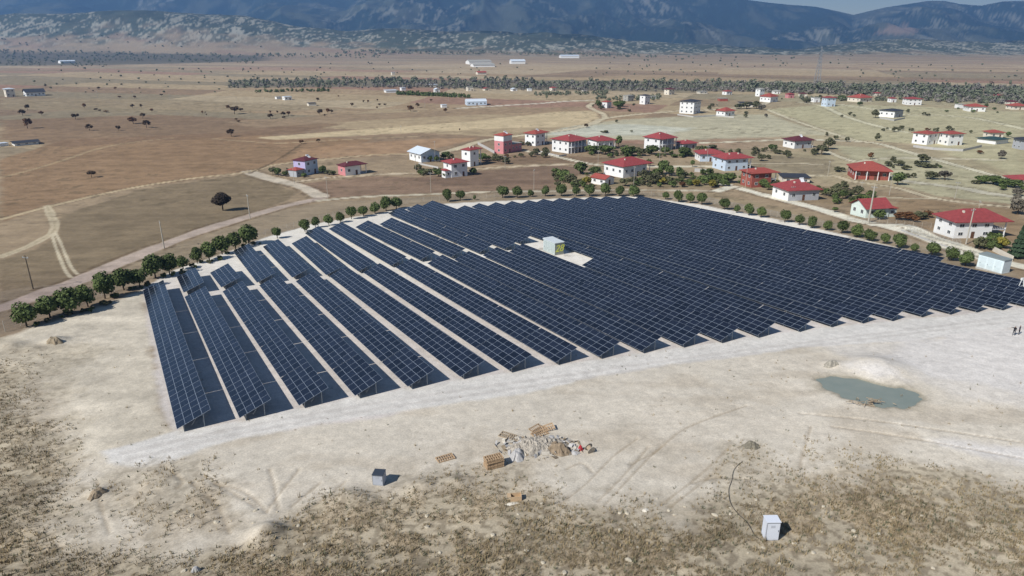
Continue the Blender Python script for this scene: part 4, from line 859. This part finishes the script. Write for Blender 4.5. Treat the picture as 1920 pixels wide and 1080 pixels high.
for (u0, u1, v0, v1, n, kd) in ((1040,1345,325,352,44,'green'),(1040,1345,330,354,30,'olive'),(1100,1330,281,297,40,'green'),(1140,1200,286,294,10,'olive'),(1320,1400,336,352,18,'green'),(1410,1460,340,356,8,'green'),(960,1100,284,296,12,'olive'),(1340,1470,280,300,14,'olive'),(1560,1640,366,384,12,'green'),(1830,1890,455,472,8,'green'),(1440,1530,282,300,14,'olive'),(1500,1620,352,385,18,'olive'),(1640,1780,236,256,12,'olive'),(1880,1920,345,360,5,'green'),(780,850,320,334,6,'olive'),(880,960,296,308,9,'olive'),(1280,1420,196,222,10,'olive'),(1420,1560,178,192,10,'olive'),(1740,1900,196,212,10,'green'),(1110,1200,198,210,7,'olive'),(1660,1760,300,320,8,'olive'),(1640,1740,404,420,6,'rust')):
    for _ in range(n):
        u, v = rnd.uniform(u0, u1), rnd.uniform(v0, v1); p = G(u, v)
        if any(math.hypot(h[0] - p.x, h[1] - p.y) < 9 for h in HL): continue
        k = ppm(p); w_ = rnd.uniform(1.8, 4.6); tree(p, w_, w_ * rnd.uniform(.6, .95), kd, near_label(p, {'olive':'small olive bush','green':'small green bush','rust':'small brown bush'}[kd]), 'small bushes of the village plots', 'shrub', n=420, size=.13, tr=.03, cat='shrub', shape='loose')
# far dots and bands: countable small trees of the far plain
far = []
rr = random.Random(31)
def scatter(n, u0, u1, v0, v1, w0, w1, clump=None):
    for _ in range(n):
        u, v = rr.uniform(u0, u1), v0 + (v1 - v0) * rr.random()
        far.append((u, v, rr.uniform(w0, w1)))
scatter(60, 1120, 1600, 103, 128, 2.5, 5); scatter(35, 1600, 1920, 118, 155, 2.5, 5); scatter(20, 1100, 1330, 128, 142, 2.5, 4.5)
scatter(45, 60, 420, 128, 175, 2.5, 5.5); scatter(30, 400, 620, 128, 150, 2.5, 5); scatter(25, 620, 1000, 118, 145, 2, 4); scatter(15, 0, 200, 60, 90, 2, 4); scatter(20, 200, 500, 60, 92, 2, 4)
for u, v, w_ in far[:290]:
    p = G(u, v); k = ppm(p); tree(p, w_ / k, w_ * .85 / k, 'far', 'tiny dark tree dotted over the far plain', 'tiny trees dotted over the far plain', 'field_tree', n=90, size=.3, tr=.04)
def wood(name, regs, label, kind='far'):
    """belts of woodland far off, seen as one mass"""
    r = random.Random(5); V = []; Fc = []
    for (u0, u1, va0, va1, vb0, vb1, n, w0, w1) in regs:
        for _ in range(n):
            t = r.random(); u = u0 + (u1 - u0) * t; s_ = r.random(); v = (va0 + (va1 - va0) * t) * (1 - s_) + (vb0 + (vb1 - vb0) * t) * s_
            p = G(u, v); k = ppm(p); ww = r.uniform(w0, w1) / k; hh = ww * r.uniform(.6, 1.25)
            for _j in range(34):
                d = Vector((r.gauss(0, 1), r.gauss(0, 1), r.gauss(0, 1))).normalized() * (r.random() ** .3); c = p + Vector((d.x * ww / 2, d.y * ww / 2, hh * .5 + d.z * hh / 2))
                n_ = (d + Vector((r.uniform(-.6, .6), r.uniform(-.6, .6), r.uniform(-.2, .8)))).normalized(); a = n_.orthogonal().normalized(); b = n_.cross(a); z = ww * .17 * r.uniform(.6, 1.3); q = len(V)
                V.extend([tuple(c - a * z), tuple(c + b * z), tuple(c + a * z), tuple(c - b * z)]); Fc.append((q, q + 1, q + 2, q + 3))
    me = bpy.data.meshes.new(name); me.from_pydata(V, [], Fc); me.materials.append(M_leaf[kind]); tag(link(name, me), label, 'woodland', kind='stuff')
wood('tree_belt', [(430,620,151,151,165,167,90,4,8),(560,760,150,149,160,162,110,4,8),(700,1000,151,149,163,168,240,4,9),(1000,1420,154,156,168,170,400,4,10),(1400,1720,158,164,172,182,400,5,11),(1700,1960,164,166,188,198,430,5,12),(1110,1240,184,182,190,188,40,5,9),(1000,1140,176,174,180,178,60,4,8),(1500,1720,184,186,188,192,80,4,9)], 'belt of mixed trees along the far side of the village')
wood('bare_tree_belt', [(430,760,151,150,166,165,110,3,7),(700,1000,150,149,165,171,260,4,8),(1000,1420,153,155,170,173,400,4,9),(1400,1720,156,162,173,184,340,4,10),(1700,1960,162,164,190,200,300,5,11)], 'greyish bare trees mixed into the belt behind the village', 'haze')
wood('far_woodland', [(-20,200,93,98,122,126,210,2.5,4.5),(200,480,98,104,114,120,170,2.5,4.5),(480,720,100,102,108,110,90,2.5,4.5),(1000,1230,98,104,104,108,80,3,5),(640,1000,94,98,101,103,120,3,5)], 'dark woodland bands at the foot of the mountains')
wood('long_hedge', [(745,880,176,182,178,184,110,5,8),(480,620,172,168,174,172,60,4,6)], 'long green hedge strip before the tree belt', 'green')

# ------------------------------------------------------------------ poles, pylon, fence
M_pole = mat('concrete pole', (172,166,154), .9, .08, 1); M_wood = mat('wooden pole', (112,100,84), .9, .15, 2)
def pole(u, v, vt, label, r_=.14, m=M_pole, group='utility poles of the village', arm=1):
    p = G(u, v); k = ppm(p); h_ = min(13, (v - vt) / k / tilted(p)); e = empty('utility_pole', p, rnd.uniform(0, 3.1))
    b = MB(); b.tube((0, 0, -.5), (0, 0, h_), r_ * 1.15, r_ * .75, 8); b.build('pole', m, e)
    if arm:
        MB().box(-.8, .8, -.05, .05, h_ - .55, h_ - .43).build('crossarm', M_steel, e)
        for x in (-.7, 0, .7): MB().tube((x, 0, h_ - .43), (x, 0, h_ - .2), .05, .03, 6).build('insulator', M_wf, e)
    tag(e, label, 'pole', group)
for a in ((62,542,480,'wooden pole standing alone in the left scrub field'),(308,466,414,'pale pole with crossarm beside the pink dirt road'),(469,411,365,'pole right of the large dark tree by the dirt road')): pole(*a, group=None, m=M_wood if a[0] == 62 else M_pole)
PL = [(552,344,305),(615,374,331),(780,324,290),(816,303,265),(808,361,323),(947,318,292),(1001,355,318),(1031,294,264),(1188,350,312),(1121,311,282),(1235,321,266),(1246,293,270),(1325,307,274),(1397,353,311),(1484,376,349),(1552,329,302),(1614,361,340),(1667,367,328),(1790,373,341),(1835,392,376),(110,184,170),(184,185,171),(250,185,171),(444,193,181),(497,193,183),(318,188,176),(1776,334,322),(1108,197,186),(1180,208,198),(1345,200,184),(752,248,236),(796,200,184),(841,190,176)]
for i, (u, v, vt) in enumerate(PL): pole(u, v, vt, near_label(G(u, v), 'thin utility pole') if u > 500 else '%s thin pole of the line across the far left plain' % ORD[1 + [110,184,250,318,444,497].index(u)], .085, group='thin utility poles' if u > 500 else 'utility poles of the left plain')
pole(1628, 417, 350, 'thick tall concrete pole in front of the mint cottage', .26, group=None)
pole(1811, 458, 392, 'tall concrete pole in front of the big white villa', .17, group=None)
p = G(1532, 153); k = ppm(p); h_ = 62 / k; e = empty('lattice_pylon', p, .4); b = MB()
for sx, sy in ((1,1),(1,-1),(-1,1),(-1,-1)): b.tube((sx*3,sy*3,0),(sx*.5,sy*.5,h_),.34,.22,4)
for i in range(10):
    z0, z1 = h_*i/10, h_*(i+1)/10; a0 = 2.6-2.1*i/10; a1 = 2.6-2.1*(i+1)/10
    for q in ((1,1,-1,1),(-1,1,-1,-1),(-1,-1,1,-1),(1,-1,1,1)): b.tube((q[0]*a0,q[1]*a0,z0),(q[2]*a1,q[3]*a1,z1),.18,.18,4)
b.build('tower', M_steel, e)
for z in (.72,.84,.95): MB().box(-6,6,-.3,.3,h_*z,h_*z+.5).build('crossarm', M_steel, e)
tag(e, 'tall lattice power pylon beyond the tree belt', 'pylon')
def fence(pts, label, n, h_=1.9):
    P = [G(*q) for q in pts]; D = [0]
    for a, c in zip(P[:-1], P[1:]): D.append(D[-1] + (c - a).length)
    e = empty('wire_fence', P[0]); pm = MB().box(-.035, .035, -.035, .035, -.3, h_ + .1).mesh('post', M_pole)
    def at(t):
        for i in range(len(P) - 1):
            if t <= D[i + 1] + 1e-6: k = (t - D[i]) / max(1e-6, D[i + 1] - D[i]); x, y = P[i].x + (P[i+1].x - P[i].x) * k, P[i].y + (P[i+1].y - P[i].y) * k; return Vector((x, y, float(gz(x, y))))
        return P[-1]
    Q = [at(D[-1] * i / n) for i in range(n + 1)]
    for q in Q: o = link('post', pm, e); o.location = q - P[0]
    b = MB()
    for a, c in zip(Q[:-1], Q[1:]):
        a, c = a - P[0], c - P[0]
        for z in (.3, .7, 1.1, 1.5, 1.9): b.tube(a + Vector((0, 0, z)), c + Vector((0, 0, z)), .011, n=3)
        m_ = 8
        for j in range(1, m_): q = a.lerp(c, j / m_); b.tube(q + Vector((0, 0, .1)), q + Vector((0, 0, 1.9)), .009, n=3)
    b.build('wire_mesh', M_steel, e); tag(e, label, 'fence')
fence([(10,622),(60,603),(140,572),(220,545),(300,512),(400,476),(500,443),(580,420),(660,400),(750,384)], 'wire mesh fence with white posts behind the left tree row', 46)
fence([(750,384),(840,376),(950,369),(1100,365),(1200,366),(1310,376)], 'wire mesh fence with white posts along the back of the solar farm', 38)
fence([(1310,376),(1400,396),(1500,417),(1600,438),(1700,461),(1790,487)], 'wire mesh fence with white posts along the village side', 34)
fence([(1588,412),(1640,418),(1700,424),(1745,428)], 'dark post fence in front of the mint cottage', 10, 1.5)
fence([(1700,432),(1745,446),(1800,462)], 'iron railing fence before the big white villa', 14, 1.3)

# ------------------------------------------------------------------ site clutter
M_pal = mat('pallet timber', (172,146,116), .85, .2, 3, random=.12); M_pal2 = mat('weathered pallet timber', (160,144,122), .9, .2, 3)
def pallet_me(m, L_=2.0, W_=1.1):
    b = MB()
    for i in range(8): x = -L_/2 + i*(L_-.09)/7; b.box(x, x+.09, -W_/2, W_/2, .115, .14)
    for y in (-W_/2, -.05, W_/2-.1): b.box(-L_/2, L_/2, y, y+.1, .025, .112)
    for x in (-L_/2, -.06, L_/2-.12): b.box(x, x+.12, -W_/2, W_/2, 0, .022)
    return b.mesh('pallet', m)
PM, PM2 = pallet_me(M_pal), pallet_me(M_pal2)
p = G(926, 874)
TOPW = ['lowest','second from the ground','third from the ground','fourth from the ground','fifth from the ground','third from the top','second from the top','topmost']
for i in range(8):
    o = link('pallet', PM); o.location = p + Vector((rnd.uniform(-.04, .04), rnd.uniform(-.04, .04), .03 + i * .145)); o.rotation_euler = (0, 0, .42 + rnd.uniform(-.03, .03))
    tag(o, 'wooden pallet, %s in the tall pallet stack left of the plastic heap' % TOPW[i], 'pallet', 'stacked wooden pallets')
for (u, v, dz, rx, ry, rz, lb) in ((1006,808,.25,.28,.1,.9,'wooden pallet leaning steeply on top behind the plastic heap'),(1024,806,.2,.12,-.2,.3,'wooden pallet tilted to the right behind the plastic heap'),(1012,814,.03,.05,.05,.6,'lowest wooden pallet flat under the two tilted ones'),(952,818,.03,.06,0,-.5,'weathered slatted pallet lying flat left of the plastic heap'),(972,824,.06,-.08,.05,-.3,'second weathered pallet half under the plastic heap'),(835,860,.03,.04,0,.5,'single pallet with torn cardboard alone left of the stack')):
    o = link('pallet', PM2 if 'weathered' in lb else PM); o.location = G(u, v) + Vector((0, 0, dz)); o.rotation_euler = (rx, ry, rz); tag(o, lb, 'pallet')
def heap(u, v, rx, ry, h_, m, label, name, cat, seed, ang=0, n=70, amp=.5):
    c = G(u, v); xs, ys = np.meshgrid(np.linspace(-1, 1, n), np.linspace(-1, 1, n)); r2 = np.sqrt(xs ** 2 + ys ** 2)
    X = xs * rx; Y = ys * ry; ca, sa = math.cos(ang), math.sin(ang); wx, wy = X * ca - Y * sa + c.x, X * sa + Y * ca + c.y
    edge = .8 + .35 * (vn(np.arctan2(ys, xs) * 3 + 9, r2 * 0, seed) - .5)
    rg = 1 - np.abs(2 * fbm(X * 1.3 + 5, Y * 1.3, 4, seed) - 1); rg2 = 1 - np.abs(2 * fbm(X * 3.1 + 2, Y * 2.2, 3, seed + 5) - 1)
    z = (1 - ss(.25, 1, r2 / edge)) * h_ * (.6 + .8 * fbm(X * .8, Y * .8, 3, seed + 9)) + amp * h_ * (rg * .45 + rg2 * .3 - .35) * (1 - ss(.8, 1.02, r2 / edge))
    z = np.where(r2 > edge * 1.02, -.35, z + .03); Z = gz(wx, wy) + z
    V = np.stack([wx, wy, Z], -1).reshape(-1, 3) - np.array(c); ii = np.arange(n * n).reshape(n, n)
    me = bpy.data.meshes.new(name); me.from_pydata(V.tolist(), [], np.stack([ii[:-1,:-1], ii[:-1,1:], ii[1:,1:], ii[1:,:-1]], -1).reshape(-1, 4).tolist()); me.materials.append(m)
    o = link(name, me); o.location = c; tag(o, label, cat); return o
M_tarp = mat('dusty plastic sheet', (160,152,140), .7, .4, 3.5, spec=.3); M_tarp2 = mat('pale grey sheet', (172,169,166), .5, .1, 2, spec=.4)
heap(1010, 838, 4.8, 2.3, .75, M_tarp, 'large crumpled heap of dusty plastic sheeting beside the pallet stack', 'plastic_sheet_heap', 'plastic sheets', 3, .25, 120, 1.3)
heap(970, 856, 1.5, 1.1, .7, M_tarp2, 'pale grey folded sheet bundle at the left end of the plastic heap', 'sheet_bundle', 'plastic sheet', 8, 1.2, 40)
heap(1045, 846, 2.0, 1.3, .9, mat('brown ribbed sheet', (132,116,96), .7, .4, 3), 'ribbed brownish sheet roll at the right part of the plastic heap', 'sheet_bundle', 'plastic sheet', 12, -.4, 50, .9)
heap(1088, 843, .38, .34, .5, mat('red cloth', (178,52,60), .7, .1, 3), 'small crumpled red cloth between the heap and the cable drum', 'red_cloth', 'cloth', 15, 0, 24)
heap(1078, 850, .8, .5, .25, M_tarp2, 'flat scrap of pale film in front of the red cloth', 'film_scrap', 'plastic film', 18, 0, 24)
heap(1408, 838, 1.2, .9, .45, mat('dark rubble', (120,114,100), .9, .35, 5), 'small dark rubble heap where the black cable ends', 'rubble_heap', 'rubble', 21, 0, 40, 1.2)
heap(1558, 684, 1.3, .8, .55, mat('mixed rubble', (150,144,132), .9, .35, 5), 'small heap of broken rubble above the puddle', 'rubble_heap', 'rubble', 24, 0, 40, 1.3)
heap(182, 925, 1.4, .7, .4, mat('churned soil', (150,134,112), .95, .25, 4), 'churned soil ridge below the end of the gravel road', 'soil_heap', 'soil heap', 27, 1.2, 40, .9)
heap(102, 641, 1.5, .8, .7, mat('dug soil', (150,136,114), .95, .25, 4), 'dug soil heap below the lower left tree row', 'soil_heap', 'soil heap', 33, .2, 40, .9)
heap(368, 1071, .55, .4, .45, M_tarp2, 'broken pale block lying in the weeds at the bottom edge', 'broken_block', 'rubble', 36, 0, 20, 1.0)
heap(960, 945, 1.0, .3, .08, M_cream, 'thin pale board scrap in front of the cardboard box', 'board_scrap', 'board', 41, .3, 20)
heap(1210, 957, .5, .35, .1, M_cream, 'pale torn sheet scrap lying in the weeds', 'board_scrap', 'board', 44, .8, 20)
b = MB(); c0 = G(1010, 838)
for i in range(170):
    a_ = rnd.uniform(0, 6.28); q = rnd.random() ** .6; x_, y_ = c0.x + math.cos(a_) * 5.2 * q, c0.y + math.sin(a_) * 2.6 * q; zz = float(gz(x_, y_)) + max(0, .75 - q) * .9 + rnd.uniform(.02, .14)
    M_ = Matrix.Translation((x_, y_, zz)) @ Euler((rnd.gauss(0, .5), rnd.gauss(0, .5), rnd.uniform(0, 6.28))).to_matrix().to_4x4(); l_, w2 = rnd.uniform(.12, .65), rnd.uniform(.08, .28); b.box(-l_, l_, -w2, w2, -.015, .015, rnd.randrange(3), M_)
tag(b.build('scrap_debris', [M_tarp2, mat('brown scrap', (136,122,102), .85, .3, 3), mat('pale scrap', (186,178,164), .8, .25, 3)]), 'loose torn scraps of sheet and board scattered over the plastic heap', 'debris', kind='stuff')
# timber scraps by the puddle
p = G(1632, 757); e = empty('timber_scrap_pile', p); b = MB()
for i in range(34):
    a = rnd.uniform(0, 3.14); c = Vector((rnd.gauss(0, 1.0), rnd.gauss(0, .45), rnd.uniform(.05, .5))); d = Vector((math.cos(a), math.sin(a) * .6, rnd.uniform(-.2, .25))) * rnd.uniform(.3, .9); b.tube(c - d, c + d, .045, n=4)
b.build('timber_piece', M_pal2, e); tag(e, 'tangle of old timber scraps on the near edge of the puddle', 'timber pile')
# cable drum
p = G(1106, 848); e = empty('cable_drum', p + Vector((0, 0, .48)), .5); e.rotation_euler = (.25, 0, .5)
for y in (-.32, .32): MB().tube((0, y - .03, 0), (0, y + .03, 0), .5, n=20).build('flange', M_tarp, e)
MB().tube((0, -.29, 0), (0, .29, 0), .3, n=16).build('core', M_pal2, e); tag(e, 'dusty round cable drum right of the red cloth', 'cable drum')
# boxes
def cabinet(u, v, w_, d_, h_, rz, mb, mt, label, door=True):
    p = G(u, v); e = empty('electrical_cabinet', p, rz); MB().box(0, w_, 0, d_, .08, h_).build('body', mb, e); MB().box(-.03, w_ + .03, -.03, d_ + .03, h_, h_ + .06).build('top', mt, e)
    MB().box(.03, w_ - .03, .03, d_ - .03, -.25, .08).build('plinth', M_gry, e)
    if door:
        g = mat('door seam', (90,92,96), .7)
        d1 = MB().box(.05, w_ - .05, -.03, -.003, .16, h_ - .08).build('door', mb, e); MB().box(w_ - .16, w_ - .12, -.06, -.031, h_ * .5, h_ * .6).build('handle', g, d1)
        s_ = MB(); s_.box(.02, .045, -.034, -.002, .12, h_ - .04); s_.box(w_ - .045, w_ - .02, -.034, -.002, .12, h_ - .04); s_.box(.045, w_ - .045, -.034, -.002, h_ - .075, h_ - .05); s_.build('door_seal', g, e)
        s_ = MB(); s_.box(-.012, -.002, .04, .06, .12, h_ - .04); s_.box(-.012, -.002, d_ - .06, d_ - .04, .12, h_ - .04); s_.build('side_seam', g, e)
    vt = MB()
    for j in range(5): vt.box(w_ * .3, w_ * .62, -.045, -.031, h_ * .72 + j * .06, h_ * .72 + j * .06 + .025)
    vt.build('vent', M_gry, d1 if door else e)
    tag(e, label, 'cabinet')
M_cab = mat('white cabinet steel', (212,216,224), .45, .03, 1)
cabinet(1434, 1014, 1.25, 1.0, 2.0, .02, M_cab, M_cab, 'tall white steel cabinet with closed door standing in the weeds')
cabinet(699, 910, 1.15, 1.1, 1.25, -.12, mat('light grey cabinet', (170,174,182), .5, .04, 1), mat('dark cabinet lid', (62,68,76), .25, .05, 1, spec=.5), 'squat grey cabinet with dark glossy lid on the bare soil', True)
p = G(958, 940); e = empty('cardboard_box', p, .1); mc = mat('cardboard', (188,162,130), .9, .08, 2); b = MB()
b.box(0, 1.1, 0, .03, 0, .5); b.box(0, 1.1, .67, .7, 0, .5); b.box(0, .03, .03, .67, 0, .5); b.box(1.07, 1.1, .03, .67, 0, .5); b.box(.03, 1.07, .03, .67, 0, .03); b.build('body', mc, e)
MB().box(-.35, 0, .02, .68, .47, .5).build('flap', mc, e); tag(e, 'open empty cardboard box on the weedy bank', 'box')
# cable
pts = smooth_line([(G(u, v).x, G(u, v).y) for u, v in ((1392,866),(1376,882),(1372,902),(1366,920),(1370,945),(1384,965),(1400,980),(1414,1003),(1424,1012))], 5); b = MB()
for a, c in zip(pts[:-1], pts[1:]): b.tube((a[0], a[1], float(gz(*a)) + .10), (c[0], c[1], float(gz(*c)) + .08), .024, n=5)
tag(b.build('black_cable', mat('black cable', (40,38,36), .6)), 'black cable snaking from the rubble heap to the white cabinet', 'cable')
# white frame at the right edge
p = G(1912, 545); e = empty('white_steel_frame', p, .3); b = MB()
for x in (-1, 1): b.tube((x, 0, -.2), (.15 * x, 0, 2.6), .07, n=5)
b.tube((0, -1, -.2), (0, -.1, 2.6), .07, n=5); b.tube((-.6, 0, 1.0), (.6, 0, 1.0), .05, n=5); b.build('frame', M_wf, e); MB().box(-.35, .35, -.2, .2, 2.3, 2.75).build('head_box', M_wf, e); tag(e, 'white tripod frame at the right edge beside the solar farm', 'frame')
# rocks in the foreground
M_rock = mat('limestone rock', (186,176,156), .9, .12, 3)
rk = []
for s_ in range(4):
    bm = bmesh.new(); bmesh.ops.create_icosphere(bm, subdivisions=2, radius=1)
    r_ = random.Random(s_)
    for v_ in bm.verts: v_.co *= 1 + .35 * (r_.random() - .5); v_.co.z *= .55
    me = bpy.data.meshes.new('rock'); bm.to_mesh(me); bm.free(); me.materials.append(M_rock); rk.append(me)
for i in range(70):
    u, v = rnd.uniform(180, 1900), rnd.uniform(930, 1075)
    if i < 14: u, v = rnd.uniform(1000, 1560), rnd.uniform(950, 1060)
    o = link('rock', rnd.choice(rk)); o.location = G(u, v) + Vector((0, 0, .02)); s_ = rnd.uniform(.08, .24); o.scale = (s_ * rnd.uniform(1, 1.6), s_, s_); o.rotation_euler = (0, 0, rnd.uniform(0, 6))
    tag(o, 'pale rounded stone lying among the foreground weeds', 'rock', 'pale stones in the foreground weeds')

# ------------------------------------------------------------------ people
def person(u, v, face, label, cloth, arm=False):
    p = G(u, v); me = bpy.data.meshes.new('person')
    J = {'pel':(0,0,.92),'bel':(0,0,1.08),'che':(0,.01,1.30),'nck':(0,.01,1.45),'hd0':(0,-.01,1.54),'hd1':(0,-.02,1.66),'shl':(-.18,0,1.38),'ell':(-.25,.02,1.12),'hal':(-.24,-.08,.90),'shr':(.18,0,1.38),'elr':(.25,.02,1.12),'har':(.24,-.08,.90),
         'hpl':(-.10,0,.86),'knl':(-.12,-.04,.48),'ftl':(-.13,.0,.08),'tol':(-.13,-.16,.04),'hpr':(.10,0,.86),'knr':(.13,-.06,.48),'ftr':(.16,.06,.08),'tor':(.16,-.10,.04)}
    if arm: J['ell'] = (-.42,-.12,1.40); J['hal'] = (-.66,-.2,1.48)
    Rr = {'pel':.15,'bel':.135,'che':.16,'nck':.06,'hd0':.085,'hd1':.10,'shl':.085,'shr':.085,'ell':.05,'elr':.05,'hal':.035,'har':.035,'hpl':.10,'hpr':.10,'knl':.062,'knr':.062,'ftl':.045,'ftr':.045,'tol':.04,'tor':.04}
    K = list(J); E_ = [('pel','bel'),('bel','che'),('che','nck'),('nck','hd0'),('hd0','hd1'),('che','shl'),('shl','ell'),('ell','hal'),('che','shr'),('shr','elr'),('elr','har'),('pel','hpl'),('hpl','knl'),('knl','ftl'),('ftl','tol'),('pel','hpr'),('hpr','knr'),('knr','ftr'),('ftr','tor')]
    me.from_pydata([J[k] for k in K], [(K.index(a), K.index(b)) for a, b in E_], []); o = link('person', me)
    md = o.modifiers.new('skin', 'SKIN'); 
    for k, sv in zip(K, me.skin_vertices[0].data): sv.radius = (Rr[k], Rr[k] * .85); sv.use_root = (k == 'pel')
    o.modifiers.new('sub', 'SUBSURF').levels = 1
    dg = bpy.context.evaluated_depsgraph_get(); m2 = bpy.data.meshes.new_from_object(o.evaluated_get(dg)); o.modifiers.clear(); o.data = m2
    skin = mat('skin', (150,112,92), .6); m2.materials.clear(); m2.materials.append(cloth); m2.materials.append(skin); m2.materials.append(mat('dark trousers', (38,40,46), .9)); m2.materials.append(mat('dark hair', (30,26,24), .8))
    for f in m2.polygons:
        c = f.center; f.material_index = 3 if c.z > 1.62 or (c.z > 1.52 and c.y > .02) else 1 if c.z > 1.47 or (abs(c.x) > .2 and c.z < 1.0 and c.z > .8) or c.x < -.58 else 2 if c.z < .92 else 0
        f.use_smooth = True
    o.location = p; o.rotation_euler = (0, 0, face); tag(o, label, 'person')
person(1900, 629, -.5, 'person in black standing and pointing left on the gravel yard', mat('black jacket', (30,30,34), .9), True)
person(1909.5, 627, .7, 'person in dark grey jacket standing right of the pointing one', mat('grey jacket', (70,66,78), .9))

# ------------------------------------------------------------------ dry weeds of the foreground
def weeds():
    r = np.random.RandomState(3); N = 420000
    y = 38 + 62 * r.rand(N) ** 1.35; x = (r.rand(N) * 2 - 1) * (y * .80 + 6)
    n2 = fbm(x / 9, y / 9, 4, 2); n3 = fbm(x / 1.6, y / 1.6, 3, 3)
    def pm(P, soft, wob):
        d = seg_d(x, y, P + [P[0]]); d = np.where(inside(x, y, P), -d, d) + (n2 - .5) * soft * 2 * wob; return 1 - ss(-soft * .5, soft * .5, d)
    w_ = pm(WEED, 7, 1.3); w_ = np.maximum(w_, .35 * pm(W([(190,900),(330,870),(460,900),(520,960),(420,1010),(200,1010)]), 7, 1.5))
    w_ = np.maximum(w_, .4 * pm(W([(820,870),(1000,870),(1050,930),(900,930),(700,930)]), 5, 1.5)); w_ = np.maximum(w_, .3 * pm(W([(1360,830),(1420,825),(1470,890),(1400,920),(1330,900)]), 3, 1.5))
    w_ = np.maximum(w_, .006)
    keep = r.rand(N) < w_ * ss(.34, .64, .55 * n3 + .45 * n2) * .30
    x, y = x[keep], y[keep]; n = len(x); z = gz(x, y); k = 5
    ton = fbm(x / 6, y / 6, 3, 40)
    V = np.zeros((n, k, 3, 3)); tl_ = (r.rand(n) < .05) & (fbm(x / 5, y / 5, 2, 77) > .5)
    for i in range(k):
        a = r.rand(n) * 6.283; tall = np.where(tl_, 2.3, 1.0); h_ = tall * (.10 + .28 * r.rand(n) ** 1.6); s_ = .022 + .035 * r.rand(n); lx, ly = np.cos(a), np.sin(a); le = r.rand(n) * .22
        ox, oy = (r.rand(n) - .5) * .3, (r.rand(n) - .5) * .3
        V[:, i, 0] = np.stack([x + ox - ly * s_, y + oy + lx * s_, z - .04], -1); V[:, i, 1] = np.stack([x + ox + ly * s_, y + oy - lx * s_, z - .04], -1)
        V[:, i, 2] = np.stack([x + ox + lx * le, y + oy + ly * le, z + h_], -1)
    V = V.reshape(-1, 3).astype(np.float32); nf = n * k; me = bpy.data.meshes.new('dry_weeds'); me.vertices.add(len(V)); me.vertices.foreach_set('co', V.ravel())
    me.loops.add(nf * 3); me.loops.foreach_set('vertex_index', np.arange(nf * 3, dtype=np.int32)); me.polygons.add(nf); me.polygons.foreach_set('loop_start', np.arange(0, nf * 3, 3, dtype=np.int32)); me.polygons.foreach_set('loop_total', np.full(nf, 3, np.int32)); me.update(calc_edges=True)
    c0, c1, c2 = np.array(lin((138,124,98))), np.array(lin((152,136,106))), np.array(lin((106,106,84))); q = r.rand(n)[:, None]; tt = ss(.35, .65, ton)[:, None]
    c = (c0 * (1 - tt) + c1 * tt); c = np.where(q < .22, c2, c) * (.8 + .4 * r.rand(n)[:, None]); c = np.repeat(c, k * 3, 0)
    at = me.attributes.new('tint', 'FLOAT_COLOR', 'POINT'); at.data.foreach_set('color', np.concatenate([c, np.ones((len(c), 1))], 1).astype(np.float32).ravel())
    m = bpy.data.materials.new('dry weeds'); m.use_nodes = True; b = m.node_tree.nodes['Principled BSDF']; b.inputs['Roughness'].default_value = .9; b.inputs['Specular IOR Level'].default_value = .1
    an = m.node_tree.nodes.new('ShaderNodeAttribute'); an.attribute_name = 'tint'; m.node_tree.links.new(an.outputs['Color'], b.inputs['Base Color']); me.materials.append(m)
    tag(link('dry_weeds', me), 'dry brown weeds and stubble over the foreground soil', 'weeds', kind='stuff'); print('weeds', n)
weeds()

# ------------------------------------------------------------------ haze: the air between here and the mountains
hz = MB().box(-22000, 22000, -300, 9100, -60, 640).build('haze', bpy.data.materials.new('haze')); m = hz.data.materials[0]; m.use_nodes = True; t = m.node_tree; t.nodes.clear()
o = t.nodes.new('ShaderNodeOutputMaterial'); v = t.nodes.new('ShaderNodeVolumePrincipled'); v.inputs['Color'].default_value = (.27, .53, 1, 1); v.inputs['Density'].default_value = 1.25e-4; v.inputs['Anisotropy'].default_value = .2
t.links.new(v.outputs[0], o.inputs['Volume']); tag(hz, 'pale blue air haze over the plain', 'haze', kind='stuff')
